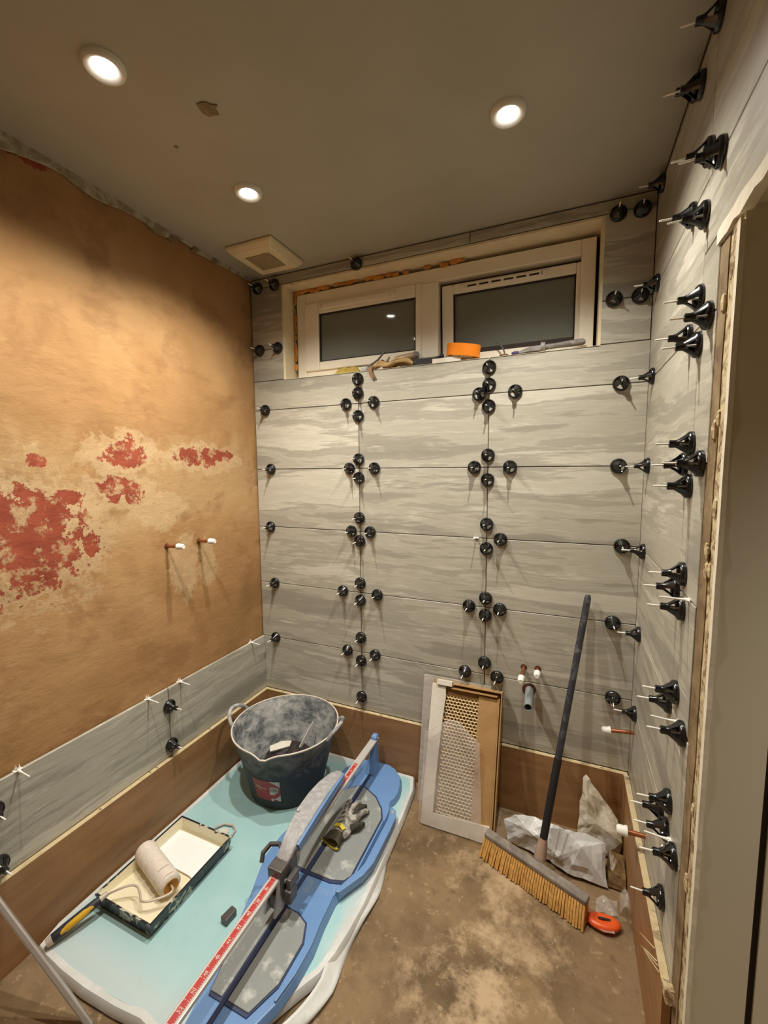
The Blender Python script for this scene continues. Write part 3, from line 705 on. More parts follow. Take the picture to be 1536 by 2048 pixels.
def clip(wall, p, label, capped=True, smear=False):
    g = GRP[wall] if capped else 'white spacer stems without knobs'
    t = thing('levelling_knob' if capped else 'spacer_stem', label, 'tile clip', p, group=g)
    tilt = Matrix.Rotation(crand.uniform(-.05,.05),3,'X') @ Matrix.Rotation(crand.uniform(-.05,.05),3,'Y') @ Matrix.Rotation(crand.uniform(0,6.28),3,'Z')
    if not capped: tilt = Matrix.Rotation(crand.uniform(-.10,.10),3,'X') @ Matrix.Rotation(crand.uniform(-.10,.10),3,'Y') @ Matrix.Rotation((0 if wall=='back' else 0),3,'Z')
    t.rotation_euler = (ORI[wall] @ tilt).to_euler()
    if capped:
        obj('knob', KNOB, None, t); obj('stem', STEM, None, t)
        if smear: tag(obj('adhesive_smear', SMEAR, None, t), 'white dried adhesive smear')
    else: obj('stem', BARE, None, t)
ORD = ['lowest', 'second', 'third', 'fourth', 'fifth', 'sixth', 'topmost']
H = [ROW[i]-G/2 for i in range(1, 8)]          # joint heights, index 0 = lowest joint
# window wall, left-hand ends of the joints
for i, x in enumerate([0.091, 0.097, 0.080, 0.094, 0.071]):
    clip('back', (x, -0.0005, H[i]), 'black levelling knob at the plaster end of the %s level joint, window wall' % ORD[i])
clip('back', (0.049,-.0005,H[5]), 'black levelling knob left of the window at half its height, closer to the plaster wall')
clip('back', (0.160,-.0005,H[5]), 'black levelling knob left of the window at half its height, closer to the window')
clip('back', (0.049,-.0005,H[6]), 'black levelling knob in the far left top corner, closer to the plaster wall')
clip('back', (0.152,-.0005,H[6]), 'black levelling knob in the far left top corner, closer to the window')
clip('back', (0.606,-.0005,2.416), 'single black levelling knob above the left window pane')
C1 = {0: (0.610,0.529,0.681,0.666,0.548), 1: (0.6145,0.509,0.695,0.941,0.855), 2: (0.617,0.561,0.661,1.260,1.149), 3: (0.617,0.555,0.686,1.538,1.451), 4: (0.617,0.542,0.685,1.844,1.739)}
C2 = {0: (1.209,1.122,1.262,0.644,None), 1: (1.2085,1.136,1.268,0.934,0.858), 2: (1.210,None,1.265,1.255,1.150), 3: (1.211,1.151,1.297,1.545,1.443), 4: (1.213,1.167,1.311,1.832,1.746)}
for nm, CC, J in (('left', C1, 0.6051), ('right', C2, 1.2071)):
    for i in range(5):
        jx, xl_, xr_, zu, zd = CC[i]
        cr = 'crossing of %s upright and %s level joint, window wall' % (nm, ORD[i])
        if xl_: clip('back', (xl_,-.0005,H[i]), 'black levelling knob just left of '+cr)
        if xr_: clip('back', (xr_,-.0005,H[i]), 'black levelling knob just right of '+cr)
        clip('back', (J,-.0005,zu), 'black levelling knob just above '+cr)
        if zd: clip('back', (J,-.0005,zd), 'black levelling knob just below '+cr)
clip('back', (0.6051,-.0005,0.361), 'lowest black levelling knob of the left upright joint, close above the plywood board')
clip('back', (0.6051,-.0005,1.908), 'top black levelling knob of the left upright joint, close under the sill')
clip('back', (1.2071,-.0005,1.902), 'top black levelling knob of the right upright joint, close under the sill')
clip('back', (1.163,-.0005,H[2]), 'short white spacer stem without a knob left of the right upright joint', False)
for i, x in enumerate([1.707, 1.694, 1.713, 1.689, 1.685]):
    clip('back', (x,-.0005,H[i]), 'black levelling knob%s at the right end of the %s level joint, window wall' % (' smeared white' if i == 0 else '', ORD[i]), True, i == 0)
clip('back', (1.650,-.0005,H[5]), 'black levelling knob right of the window at half its height, closer to the window')
clip('back', (1.733,-.0005,H[5]), 'black levelling knob right of the window at half its height, closer to the corner')
clip('back', (1.652,-.0005,2.392), 'black levelling knob at the top right of the window wall, closer to the window')
clip('back', (1.727,-.0005,2.390), 'black levelling knob at the top right of the window wall, closer to the corner')
# doorway wall
XW = XR+0.0005
for i in range(7):
    clip('right', (XW, -0.100 if i < 6 else -0.105, H[i] if i < 6 else 2.408), 'black levelling knob on the %s joint of the doorway wall, near the corner' % ORD[i])
R = {0: dict(near=(-0.575,None), up=0.675, far=None, dn=0.560, r2=0.615), 1: None}
RK = [ # (joint, y, z, words)
 (0,-0.575,H[0],'on the corner side of'), (0,RJ,0.668,'above'), (0,-0.640,H[0]-0.005,'right on'), (0,RJ-0.075,H[0]-0.002,'white smeared on door side of'),
 (1,-0.585,H[1],'on the corner side of'), (1,RJ,0.950,'above'), (1,RJ-0.078,H[1],'on the door side of'), 
 (2,-0.595,H[2],'on the corner side of'), (2,RJ,1.240,'above'), (2,RJ-0.005,1.158,'below'),
 (3,-0.600,H[3],'on the corner side of'), (3,RJ,1.541,'above'), (3,RJ,1.445,'below'), (3,RJ-0.085,H[3],'on the door side of'),
 (4,-0.570,H[4],'on the corner side of'), (4,RJ,1.858,'above'), (4,RJ-0.005,1.757,'below'), (4,RJ-0.075,H[4],'on the door side of'),
 (5,-0.535,H[5]-0.012,'on the corner side of'), (5,RJ-0.005,2.153,'above'), (5,RJ,2.030,'below'), (5,RJ-0.090,H[5],'on the door side of'),
 (6,-0.490,2.400,'on the corner side of'), (6,-0.547,2.364,'below'), (6,-0.670,2.402,'on the door side of')]
for j, y, z, wd in RK:
    clip('right', (XW, y, z), 'black levelling knob %s the %s crossing of joints, doorway wall' % (wd, ORD[j]), True, 'smeared' in wd)
for j, y in ((0,RJ-0.03),(1,RJ-0.03),(2,RJ-0.055)):
    clip('right', (XW, y, H[j]), 'bare white spacer stem on the %s joint of the doorway wall, close to the jamb' % ORD[j], False)
clip('right', (XW, -0.640, 0.395), 'lowest black levelling knob of the doorway wall, close above the plywood board')
# plaster wall
for y, z, wd in ((-0.622,0.510,'upper black levelling knob of the plaster wall joint nearer the window'),(-0.622,0.340,'lower black levelling knob of the plaster wall joint nearer the window'),
                 (-1.221,0.510,'upper black levelling knob of the upright joint at the left picture edge'),(-1.221,0.340,'lower black levelling knob of the upright joint at the left picture edge')):
    clip('left', (LX-.0005, y, z), wd)
def topclip(y, label):
    t = thing('spacer_stem', label, 'tile clip', (LX-0.002, y, ROW[1]-G), group='white spacer stems without knobs')
    b = MB().lathe([(0,0.0),(0.0050,0.0),(0.0036,0.012),(0.0024,0.022),(0.0021,0.058),(0,0.059)], 8, Matrix.Rotation(math.pi/2+0.06,4,'Y'))
    b.box((-0.011,-0.011,0.0),(0.004,0.011,0.0016)).add([(-.004,-.010,.001),(-.002,-.004,.020),(.001,-.001,.006),(.001,.001,.006),(-.002,.005,.018),(-.004,.010,.001),(-.006,0,.001)], [(0,1,2,6),(2,3,6),(3,4,5,6)])
    obj('stem', b, M['chalk'], t)
for y, s in ((-0.108,'nearest the far corner'),(-0.560,'second from the far corner'),(-0.712,'third from the far corner'),(-1.150,'nearest the camera')):
    topclip(y, 'snapped white stem on the plaster wall tile edge, '+s)

# ------------------------------------------------------------------ pipe stubs
def stub(name, label, base, d, L, r, mat, cap=True, hole=True, cr=0.0125):
    t = thing(name, label, 'pipe', base)
    d = Vector(d).normalized()
    q = d.to_track_quat('Z', 'Y').to_euler(); t.rotation_euler = q
    obj('pipe', MB().lathe([(r*0.82,-0.005),(r,-0.005),(r,L),(r*0.82,L),(r*0.82,-0.005)], 16), M[mat], t, smooth=True)
    if cap:
        obj('end_cap', MB().lathe([(0,L+0.018),(cr*0.7,L+0.0185),(cr,L+0.012),(cr,L-0.004),(cr*1.12,L-0.006),(cr*1.12,L-0.012),(r,L-0.013)], 14), M['chalk'], t, smooth=True)
    if hole: obj('drill_hole', MB().lathe([(r*0.9,0.0006),(r*1.75,0.0006),(r*1.8,0.0),(r*0.9,0.0)], 18), M['hole'], t)
stub('copper_pipe', 'capped copper pipe stub on the plaster wall, the one nearer the camera', (0.0005,-0.578,1.180), (1,0.02,0.03), 0.075, 0.0065, 'copper', cr=0.0115)
stub('copper_pipe', 'capped copper pipe stub on the plaster wall, the one nearer the window wall', (0.0005,-0.410,1.176), (1,0.02,0.03), 0.075, 0.0065, 'copper', cr=0.0115)
stub('copper_pipe', 'capped copper pipe stub on the window wall above the grey waste pipe, left one', (1.371,-.0005,0.652), (-0.02,-1,-0.1), 0.095, 0.0075, 'copper', cr=0.0125)
stub('copper_pipe', 'capped copper pipe stub on the window wall above the grey waste pipe, right one', (1.427,-.0005,0.655), (0,-1,-0.03), 0.050, 0.0075, 'copper', cr=0.0125)
stub('waste_pipe', 'open grey plastic waste pipe sticking out of the window wall', (1.396,-.0005,0.556), (0.04,-1,-0.02), 0.140, 0.0165, 'grey_pipe', cap=False)
stub('copper_pipe', 'capped copper pipe stub on the doorway wall, upper one close to the corner', (XR-.0005,-0.085,0.508), (-1,0,-0.12), 0.088, 0.0068, 'copper', cr=0.0125, hole=False)
stub('copper_pipe', 'capped copper pipe stub on the doorway wall, lower one beside the plastic bags', (XR-.0005,-0.385,0.347), (-1,0,-0.02), 0.060, 0.0075, 'copper', cr=0.0150, hole=False)

# ------------------------------------------------------------------ insulation pack on the floor
FT = 0.030
out = [(0.034,-0.022),(0.10,-0.020),(0.42,-0.020),(0.80,-0.022),(0.890,-0.024),(0.915,-0.10),(0.924,-0.26),(0.928,-0.42),(0.934,-0.56),(0.934,-0.66),(0.928,-0.75),(0.918,-0.83),(0.900,-0.89),(0.862,-0.955),
       (0.828,-1.02),(0.79,-1.09),(0.70,-1.165),(0.60,-1.178),(0.51,-1.168),(0.42,-1.176),(0.30,-1.182),(0.19,-1.180),(0.10,-1.172),(0.055,-1.164),(0.040,-1.10),(0.036,-0.90),(0.036,-0.50)]
t = thing('insulation_pack', 'pale blue insulation board in white wrapping lying on the floor', 'board', (0,0,0))
cx0, cy0 = 0.48, -0.6
def rings(levels, cap=True):
    b = MB(); n = len(out); vs = []
    for s, z in levels:
        for i, (x, y) in enumerate(out):
            d = Vector((x-cx0, y-cy0)); l = d.length; dd = d*(1-s/l)
            vs.append((cx0+dd.x, cy0+dd.y, z+0.0015*math.sin(i*1.9)))
    m = len(levels)
    fs = [(k*n+i, k*n+(i+1)%n, (k+1)*n+(i+1)%n, (k+1)*n+i) for k in range(m-1) for i in range(n)] + ([tuple((m-1)*n+i for i in range(n)), tuple(range(n-1,-1,-1))] if cap else [])
    return b.add(vs, fs)
obj('foam_board', rings([(0.012,0.004),(0.010,FT-0.004),(0.018,FT)]), M['foam'], t)
wr = obj('wrapping', rings([(0.004,0.0015),(-0.004,0.006),(-0.002,0.018),(0.006,FT+0.0005),(0.016,FT+0.0012),(0.024,FT+0.0006)], False), M['bag'], t, smooth=True)
# long curled flap of the wrapping on the floor side
fl = MB().grid(lambda u, v: (0.905+0.012*math.sin(u*9)+v*(0.028+0.018*math.sin(u*math.pi)) - 0.13*max(0,u-0.72)**1.2*2.2, -0.46-0.60*u, 0.0325-0.026*v+0.006*math.sin(u*14+v*3)*v), 26, 5)
solid(obj('wrapping_flap', fl, M['bag'], t, smooth=True), 0.0012)

# ------------------------------------------------------------------ black tub
TB = FT+0.0015
t = thing('flexible_tub', 'black rubber builders tub caked with grey cement beside the tile cutter', 'tub', (0.355,-0.288,TB))
def rimz(a):
    d = (a+1.33+math.pi) % (2*math.pi)-math.pi
    return -0.014*math.exp(-(d/0.13)**2)
def rimr(a):
    d = (a+1.33+math.pi) % (2*math.pi)-math.pi
    return 0.014*math.exp(-(d/0.16)**2)
NA = 64
def tubsurf(levels, closed_bottom):
    b = MB(); vs = []; n = NA
    for r, z, k in levels:
        for i in range(n):
            a = 2*math.pi*i/n; rr = r + k*rimr(a); zz = z + k*rimz(a)
            vs.append((rr*math.cos(a), rr*math.sin(a), zz))
    m = len(levels)
    fs = [(q*n+i, q*n+(i+1)%n, (q+1)*n+(i+1)%n, (q+1)*n+i) for q in range(m-1) for i in range(n)]
    if closed_bottom: fs.append(tuple(range(n-1,-1,-1)))
    return b.add(vs, fs)
obj('tub_body', tubsurf([(0.158,0.0,0),(0.166,0.006,0),(0.181,0.08,0),(0.200,0.16,0),(0.219,0.23,0.2),(0.232,0.275,0.6),(0.239,0.297,1)], True), M['tub'], t, smooth=True)
obj('tub_lining', tubsurf([(0.236,0.297,1),(0.229,0.275,0.6),(0.215,0.23,0.2),(0.196,0.16,0),(0.177,0.08,0),(0.162,0.012,0)][::-1], True), M['tubin'], t, smooth=True)
obj('rim', tubsurf([(0.236,0.296,1),(0.2355,0.301,1),(0.238,0.303,1),(0.2415,0.301,1),(0.2415,0.2965,1),(0.239,0.2955,1)], False), M['card'], t, smooth=True)
for ac in (math.radians(-168), math.radians(10)):
    pts = []
    for k in range(13):
        u = k/12; a = ac + (u-0.5)*0.62
        h = math.sin(u*math.pi)**0.6
        rr = 0.238+0.034*h
        pts.append((rr*math.cos(a), rr*math.sin(a), 0.290+0.048*h))
    obj('handle', MB().tube(pts, [0.009]+[0.0085]*11+[0.009], 8), M['tubin'], t, smooth=True)
def on_tub(a0, a1, z0, z1, off, na=8, nz=4, shape=None):
    def f(u, v):
        a = math.radians(a0+(a1-a0)*u); z = z0+(z1-z0)*v
        r = 0.1645+(0.181-0.1645)*(z/0.08) if z < 0.08 else 0.181+(0.200-0.181)*(z-0.08)/0.08
        if z > 0.16: r = 0.200+0.019*(z-0.16)/0.07
        return ((r+off)*math.cos(a), (r+off)*math.sin(a), z)
    return MB().grid(f, na, nz)
st = obj('sticker', on_tub(-101, -63, 0.050, 0.156, 0.0010), M['red'], t, smooth=True)
def tri(a, z, off):
    return on_tub(a-0.1, a+0.1, z-.0005, z+.0005, off, 1, 1).v[0]
def patch(pts_, mat, nm, off=0.0018):
    b = MB(); b.add([tri(a, z, off) for a, z in pts_], [tuple(range(len(pts_)))]); return obj(nm, b, M[mat], st)
patch([(-77,0.156),(-71,0.146),(-63,0.126),(-63,0.156),(-70,0.1565)], 'sticker_white', 'white_corner')
patch([(-77.5,0.084),(-76,0.126),(-70,0.127),(-65.5,0.124),(-66.5,0.098),(-72,0.084)], 'sticker_white', 'code_panel')
patch([(-76,0.050),(-76,0.063),(-71,0.064),(-67,0.070),(-63,0.082),(-63,0.050)], 'sticker_white', 'white_foot')
b = MB()
for i in range(6): 
    a = -75.2+i*1.45; b.add([tri(a, 0.100, .0023), tri(a+0.7, 0.100, .0023), tri(a+0.7, 0.121, .0023), tri(a, 0.121, .0023)], [(0,1,2,3)])
obj('printed_lines', b, M['darksteel'], st)
b = MB()
for i, (a, z, l) in enumerate(((-97,0.120,7),(-96,0.113,10),(-88,0.113,6),(-93,0.104,2))): b.add([tri(a, z, .0018), tri(a+l, z-.002, .0018), tri(a+l, z+.002, .0018), tri(a, z+.003, .0018)], [(0,1,2,3)])
obj('printed_marks', b, M['sticker_white'], st)
# rubbish at the bottom of the tub
lump = MB().ball((0,0,0), 0.13, 18, 12, (1.0,0.95,0.50))
lump.v = [(x*(1+0.16*noise.noise(Vector((x*16,y*16,z*22)))), y*(1+0.16*noise.noise(Vector((x*16,y*16,z*22+7)))), z*(1+0.35*noise.noise(Vector((x*20,y*20,3))))) for x, y, z in lump.v]
tag(obj('rubbish_sack', lump, M['sack_dark'], loc=(0.350,-0.262,TB+0.084)), 'dark lumpy rubbish sack inside the cement caked tub', 'sack')
tag(obj('tile_offcut', MB().prism([(-.05,-.018),(.04,-.022),(.055,.006),(.01,.02),(-.045,.012)], -.004, .004), M['card'], loc=(0.302,-0.268,TB+0.156), rot=(0.25,-0.10,0.75)), 'pale angular offcut on the rubbish in the cement caked tub', 'scrap')
tag(obj('mixing_stick', MB().bar([(0.385,-0.230,TB+0.140),(0.398,-0.125,TB+0.215)], 0.016, 0.004, (1,0,0.2)), M['scale_white']), 'narrow whitish stick standing inside the cement caked tub', 'stick')

# ------------------------------------------------------------------ tile cutter (runs along y)
CX = 0.706
t = thing('tile_cutter', 'long blue manual tile cutter with grey pads lying on the insulation board', 'tile cutter', (CX, -0.6, TB))
def L(p): return (p[0]-CX, p[1]+0.6)
rt = [(0.700,-0.030),(0.760,-0.028),(0.800,-0.045),(0.840,-0.085),(0.857,-0.130),(0.866,-0.175),(0.862,-0.215),(0.852,-0.240),(0.868,-0.290),(0.872,-0.345),(0.872,-0.60),(0.850,-0.655),(0.838,-0.70),(0.842,-0.78),(0.852,-0.86),(0.850,-0.94),(0.838,-1.01),(0.815,-1.07),(0.78,-1.16),(0.77,-1.40)]
lt = [(0.655,-1.40),(0.650,-1.16),(0.632,-1.07),(0.618,-1.0),(0.600,-0.90),(0.572,-0.80),(0.550,-0.74),(0.522,-0.66),(0.522,-0.56),(0.540,-0.46),(0.562,-0.37),(0.565,-0.25),(0.575,-0.12),(0.63,-0.04)]
ol = [Vector(L(p)) for p in rt+lt]; no = len(ol); sk = []
for i, p in enumerate(ol):
    tg = (ol[(i+1)%no]-ol[i-1]).normalized(); sk.append(p+Vector((-tg.y, tg.x))*0.009)
base = obj('base', MB().add([(p.x,p.y,0.0) for p in sk]+[(p.x,p.y,0.026) for p in ol], [tuple(range(no)), tuple(range(2*no-1,no-1,-1))]+[(i,(i+1)%no,no+(i+1)%no,no+i) for i in range(no)]), M['blue'], t); bevel(base, 0.003)
# raised rim along the floor side of the base
def offs(poly, s): 
    c_ = Vector((CX-0.02, -0.55)); return [tuple(c_ + (Vector(p)-c_)*s) for p in poly]
for seg in (rt[9:17],):
    q = [Vector(L(p)) for p in seg]
    obj('side_lip', MB().bar([(p.x-0.004, p.y, 0.026) for p in q], 0.006, 0.012), M['blue'], t)
# fold-out support arm beside the upper pad
arm = [(0.874,-0.278),(0.900,-0.290),(0.914,-0.325),(0.916,-0.40),(0.914,-0.545),(0.900,-0.60),(0.852,-0.688),(0.838,-0.690),(0.836,-0.678),(0.868,-0.620),(0.884,-0.560),(0.886,-0.345)]
bevel(obj('support_arm', MB().prism([L(p) for p in arm], 0.012, 0.040), M['blue'], t), 0.003)
obj('arm_pivot', MB().lathe([(0,0.044),(0.006,0.0435),(0.008,0.040)], 12, Matrix.Translation((*L((0.893,-0.305)),0))), M['steel'], t, smooth=True)
# rubber pads, each with a dark rim
pads = [[(0.716,-0.655),(0.800,-0.653),(0.842,-0.640),(0.858,-0.615),(0.858,-0.345),(0.836,-0.300),(0.790,-0.252),(0.716,-0.215)],
        [(0.716,-1.059),(0.786,-1.059),(0.820,-0.975),(0.822,-0.862),(0.800,-0.812),(0.760,-0.795),(0.716,-0.795)]]
for p in pads:
    for sgn in (1, -1):
        q = [L(a) for a in p]
        if sgn < 0: q = [(-x*0.62 if x > 0.02 else -x, y) for x, y in q]
        c_ = sum((Vector(a) for a in q), Vector((0,0)))/len(q)
        rim = [tuple(c_+(Vector(a)-c_)*1.035+(Vector(a)-c_).normalized()*0.003) for a in q]
        o = obj('pad', MB().prism(q, 0.026, 0.0345), M['rubber'], t); bevel(o, 0.002)
        obj('pad_rim', MB().prism(rim, 0.0255, 0.0300), M['dblue'], o)
obj('score_rib', MB().box((-0.006,-0.80,0.026),(0.006,0.50,0.0325)), M['dblue'], t)
# end posts and the rail
RZ = 0.166
post = MB().prism([(-0.020,-0.050),(0.020,-0.050),(0.017,0.050),(-0.017,0.050)], 0.0, 0.0)
def endpost(y, s):
    prof = [(0.024,0.026,0.032),(0.019,0.070,0.024),(0.015,0.12,0.018),(0.014,RZ+0.022,0.016),(0.010,RZ+0.030,0.010)]
    vs = []; 
    for hx, z, hy in prof:
        yy = y + s*(z-0.026)*0.18
        vs += [(-hx,yy-hy,z),(hx,yy-hy,z),(hx,yy+hy,z),(-hx,yy+hy,z)]
    m = len(prof); fs = [(k*4+i,k*4+(i+1)%4,k*4+4+(i+1)%4,k*4+4+i) for k in range(m-1) for i in range(4)]+[(3,2,1,0),tuple((m-1)*4+i for i in range(4))]
    o = obj('end_post', MB().add(vs, fs), M['blue'], t); bevel(o, 0.004)
    obj('bolt', MB().lathe([(0,0.019),(0.005,0.018),(0.006,0.013),(0.006,0)], 10, Matrix.Translation((0,yy,RZ+0.012)) @ Matrix.Rotation(math.pi/2,4,'Y')), M['steel'], o)
endpost(0.500, 1); endpost(-0.775, -1)
rail = obj('rail', MB().box((-0.018,-0.80,RZ-0.003),(0.016,0.525,RZ+0.010)), M['scale_white'], t); bevel(rail, 0.003)
obj('ruler', MB().box((-0.0095,-0.78,RZ+0.0102),(0.0075,0.335,RZ+0.0108)), M['scale_red'], rail)
b = MB()
for i in range(222):
    y = -0.775+i*0.005; l = 0.006 if i % 10 == 0 else (0.0045 if i % 5 == 0 else 0.0028)
    b.box((0.0072-l, y-0.0005, RZ+0.0108), (0.0072, y+0.0005, RZ+0.0111))
    if i % 5 == 0: b.box((-0.0092, y-0.0005, RZ+0.0108), (-0.0092+l, y+0.0005, RZ+0.0111))
tk = obj('ruler_ticks', b, M['card'], rail); tk['kind'] = 'stuff'
nb = bmesh.new()
for i in range(28):
    cu = bpy.data.curves.new('number', 'FONT'); cu.body = str(60-i*2); cu.size = 0.0125; cu.align_x = 'CENTER'; cu.align_y = 'CENTER'; cu.extrude = 0.0002
    o = bpy.data.objects.new('number', cu); me = bpy.data.meshes.new_from_object(o)
    me.transform(Matrix.Translation((-0.0010, -0.755+i*0.040, RZ+0.0111)) @ Matrix.Rotation(math.pi/2, 4, 'Z'))
    nb.from_mesh(me); bpy.data.objects.remove(o); bpy.data.curves.remove(cu)
nm = bpy.data.meshes.new('ruler_numbers'); nb.to_mesh(nm); nb.free(); nm.materials.clear()
o = obj('ruler_numbers', nm, M['card'], rail); o['kind'] = 'stuff'

# carriage with cutting wheel and breaker
car = obj('carriage', MB().box((-0.030,-0.235,RZ-0.050),(0.024,-0.145,RZ+0.036)).box((-0.014,-0.250,RZ-0.085),(0.012,-0.180,RZ-0.04)).box((0.020,-0.228,RZ-0.075),(0.052,-0.190,RZ-0.030)).box((0.030,-0.222,RZ-0.035),(0.048,-0.170,RZ+0.004)), M['darksteel'], t); bevel(car, 0.005)
for sx in (-0.022, 0.015):
    obj('cheek_plate', MB().prism([(-0.265,RZ-0.095),(-0.225,RZ-0.10),(-0.130,RZ-0.02),(-0.105,RZ+0.048),(-0.165,RZ+0.052),(-0.235,RZ+0.010)], sx-0.004, sx+0.004, Matrix(((0,0,1,0),(1,0,0,0),(0,1,0,0),(0,0,0,1)))), M['steel'], car)
obj('scoring_wheel', MB().lathe([(0,-0.004),(0.009,-0.003),(0.011,0),(0.009,0.003),(0,0.004)], 18, Matrix.Translation((0,-0.205,RZ-0.098)) @ Matrix.Rotation(math.pi/2,4,'Y')), M['steel'], car)
for yy, zz in ((-0.150,RZ+0.030),(-0.215,RZ-0.010)):
    obj('bolt', MB().lathe([(0,0.030),(0.006,0.0295),(0.007,0.024),(0.007,-0.030),(0,-0.031)], 10, Matrix.Translation((-0.001,yy,zz)) @ Matrix.Rotation(math.pi/2,4,'Y')), M['steel'], car)
pts = [(-0.028,-0.150,RZ+0.012),(-0.052,-0.142,RZ+0.026),(-0.078,-0.155,RZ+0.028),(-0.090,-0.180,RZ+0.014),(-0.088,-0.192,RZ-0.010)]
obj('side_hook', MB().bar(pts, 0.012, 0.010), M['darksteel'], car)
# aluminium lever lying forward over the rail
lv = [(0.0,-0.215,RZ+0.000),(0.0,-0.185,RZ+0.034),(0.0,-0.150,RZ+0.058),(-0.002,-0.105,RZ+0.070),(-0.010,-0.040,RZ+0.072),(-0.018,0.040,RZ+0.066),(-0.024,0.115,RZ+0.056),(-0.026,0.185,RZ+0.044),(-0.025,0.222,RZ+0.036),(-0.024,0.236,RZ+0.032)]
lw_ = [0.034,0.044,0.054,0.064,0.072,0.072,0.066,0.052,0.036,0.016]; lh = [0.014,0.018,0.020,0.022,0.024,0.024,0.022,0.018,0.014,0.008]
lev = obj('lever', MB().bar(lv, lw_, lh), M['steel'], t, smooth=True); bevel(lev, 0.004)
obj('lever_flank', MB().bar([(p[0]+w_/2+0.004, p[1], p[2]-0.008) for p, w_ in zip(lv[2:9], lw_[2:9])], 0.010, 0.028), M['blue'], lev, smooth=True)
obj('grip_bolt', MB().ball((-0.034,-0.055,RZ+0.086), 0.0065, 10, 7), M['scale_white'], lev, smooth=True)
# little feet and side catches on the wall side
for yy in (-0.262,):
    bevel(obj('side_catch', MB().prism([(-0.178,yy-0.030),(-0.150,yy-0.034),(-0.146,yy+0.010),(-0.170,yy+0.014)], 0.0, 0.022), M['darksteel'], t), 0.003)

# ------------------------------------------------------------------ work glove on the upper pad
GZ = TB+0.0350
t = thing('work_glove', 'crumpled dark work glove with yellow trim lying on the tile cutter', 'glove', (0.745,-0.445,GZ), rot=(0,0,-0.10))
b = MB()
def palm(u, v):
    a = 2*math.pi*u; y = -0.060+0.125*v
    rx_ = 0.034+0.008*math.sin(v*3.1)-0.004*v; rz_ = 0.017-0.004*v+0.004*math.sin(3*a+v*7)
    return (rx_*math.cos(a)+0.004*math.sin(v*9), y, max(0.0, 0.017+rz_*math.sin(a)))
b.grid(palm, 22, 10)
pl = obj('palm', b, M['glove_grey'], t, smooth=True)
for i, (x0, x1, l, z) in enumerate(((-0.030,-0.052,0.075,0.020),(-0.010,-0.014,0.088,0.024),(0.010,0.020,0.080,0.022),(0.027,0.044,0.062,0.018))):
    pts = [(x0,0.045,0.018),(x0*0.6+x1*0.4,0.045+l*0.35,0.018+z*0.5),(x0*0.3+x1*0.7,0.045+l*0.7,0.014+z*0.35),(x1,0.045+l,0.009)]
    obj('finger', MB().tube(pts, [0.0115,0.0115,0.0105,0.0070], 10), M['glove_grey' if i != 2 else 'glove_dark'], t, smooth=True)
obj('thumb', MB().tube([(0.030,-0.010,0.018),(0.052,0.010,0.022),(0.062,0.040,0.012)], [0.013,0.0125,0.008], 10), M['glove_dark'], t, smooth=True)
def cuffm(k0, k1):
    def f(u, v):
        a = 2*math.pi*u; y = -0.055-0.045*v
        r1 = (0.032+0.006*v)*k0; return (r1*math.cos(a), y+0.004*math.sin(2*a), max(0.001, 0.019+0.018*k1*math.sin(a)))
    return MB().grid(f, 22, 4)
obj('cuff', cuffm(1.0, 1.0), M['glove_dark'], t, smooth=True); obj('cuff_lining', cuffm(0.9, 0.86), M['cuff'], t, smooth=True)
obj('trim', MB().tube([(0.038*math.cos(a), -0.100+0.004*math.sin(2*a), max(0.0032, 0.019+0.018*math.sin(a))) for a in [math.pi*0.95+i*0.42 for i in range(8)]], 0.0028, 6), M['yellow'], t, smooth=True)
obj('strap', MB().bar([(-0.022,-0.038,0.034),(0.0,-0.034,0.040),(0.022,-0.040,0.035)], 0.016, 0.004), M['yellow'], t)

# ------------------------------------------------------------------ paint tray and roller
t = thing('paint_tray', 'black paint tray coated with cream paint holding a white pool', 'paint tray', (0.238,-0.843,TB))
TX0, TX1, TY0, TY1, TH = -0.131, 0.131, -0.177, 0.177, 0.052
b = MB()
io = 0.010
outer = [(TX0+io,TY0+io,0),(TX1-io,TY0+io,0),(TX1-io,TY1-io,0),(TX0+io,TY1-io,0),(TX0,TY0,TH),(TX1,TY0,TH),(TX1,TY1,TH),(TX0,TY1,TH)]
b.add(outer, [(3,2,1,0),(0,1,5,4),(1,2,6,5),(2,3,7,6),(3,0,4,7)])
k = 0.007
b.add([(TX0,TY0,TH),(TX1,TY0,TH),(TX1,TY1,TH),(TX0,TY1,TH),(TX0+k,TY0+k,TH),(TX1-k,TY0+k,TH),(TX1-k,TY1-k,TH),(TX0+k,TY1-k,TH)], [(0,1,5,4),(1,2,6,5),(2,3,7,6),(3,0,4,7)])
obj('tray_shell', b, M['tray'], t)
# inside: steep sides, ramp rising towards the camera
xi0, xi1, yi0, yi1 = TX0+k, TX1-k, TY0+k, TY1-k
ins = [(xi0,yi0,TH-.0005),(xi1,yi0,TH-.0005),(xi1,yi1,TH-.0005),(xi0,yi1,TH-.0005),
       (xi0+.006,yi0+.010,0.030),(xi1-.006,yi0+.010,0.030),(xi1-.010,0.020,0.008),(xi1-.010,yi1-.010,0.006),(xi0+.010,yi1-.010,0.006),(xi0+.010,0.020,0.008)]
obj('tray_liner', MB().add(ins, [(4,5,6,9),(9,6,7,8),(0,1,5,4),(1,2,7,6,5),(2,3,8,7),(3,0,4,9,8)]), M['tray_liner'], t)
obj('paint_pool', MB().prism([(xi0+.007,0.030),(xi0+.05,0.024),(xi1-.05,0.020),(xi1-.007,0.012),(xi1-.006,yi1-.020),(xi0+.006,yi1-.020)], 0.0125, 0.0165), M['paint'], t)
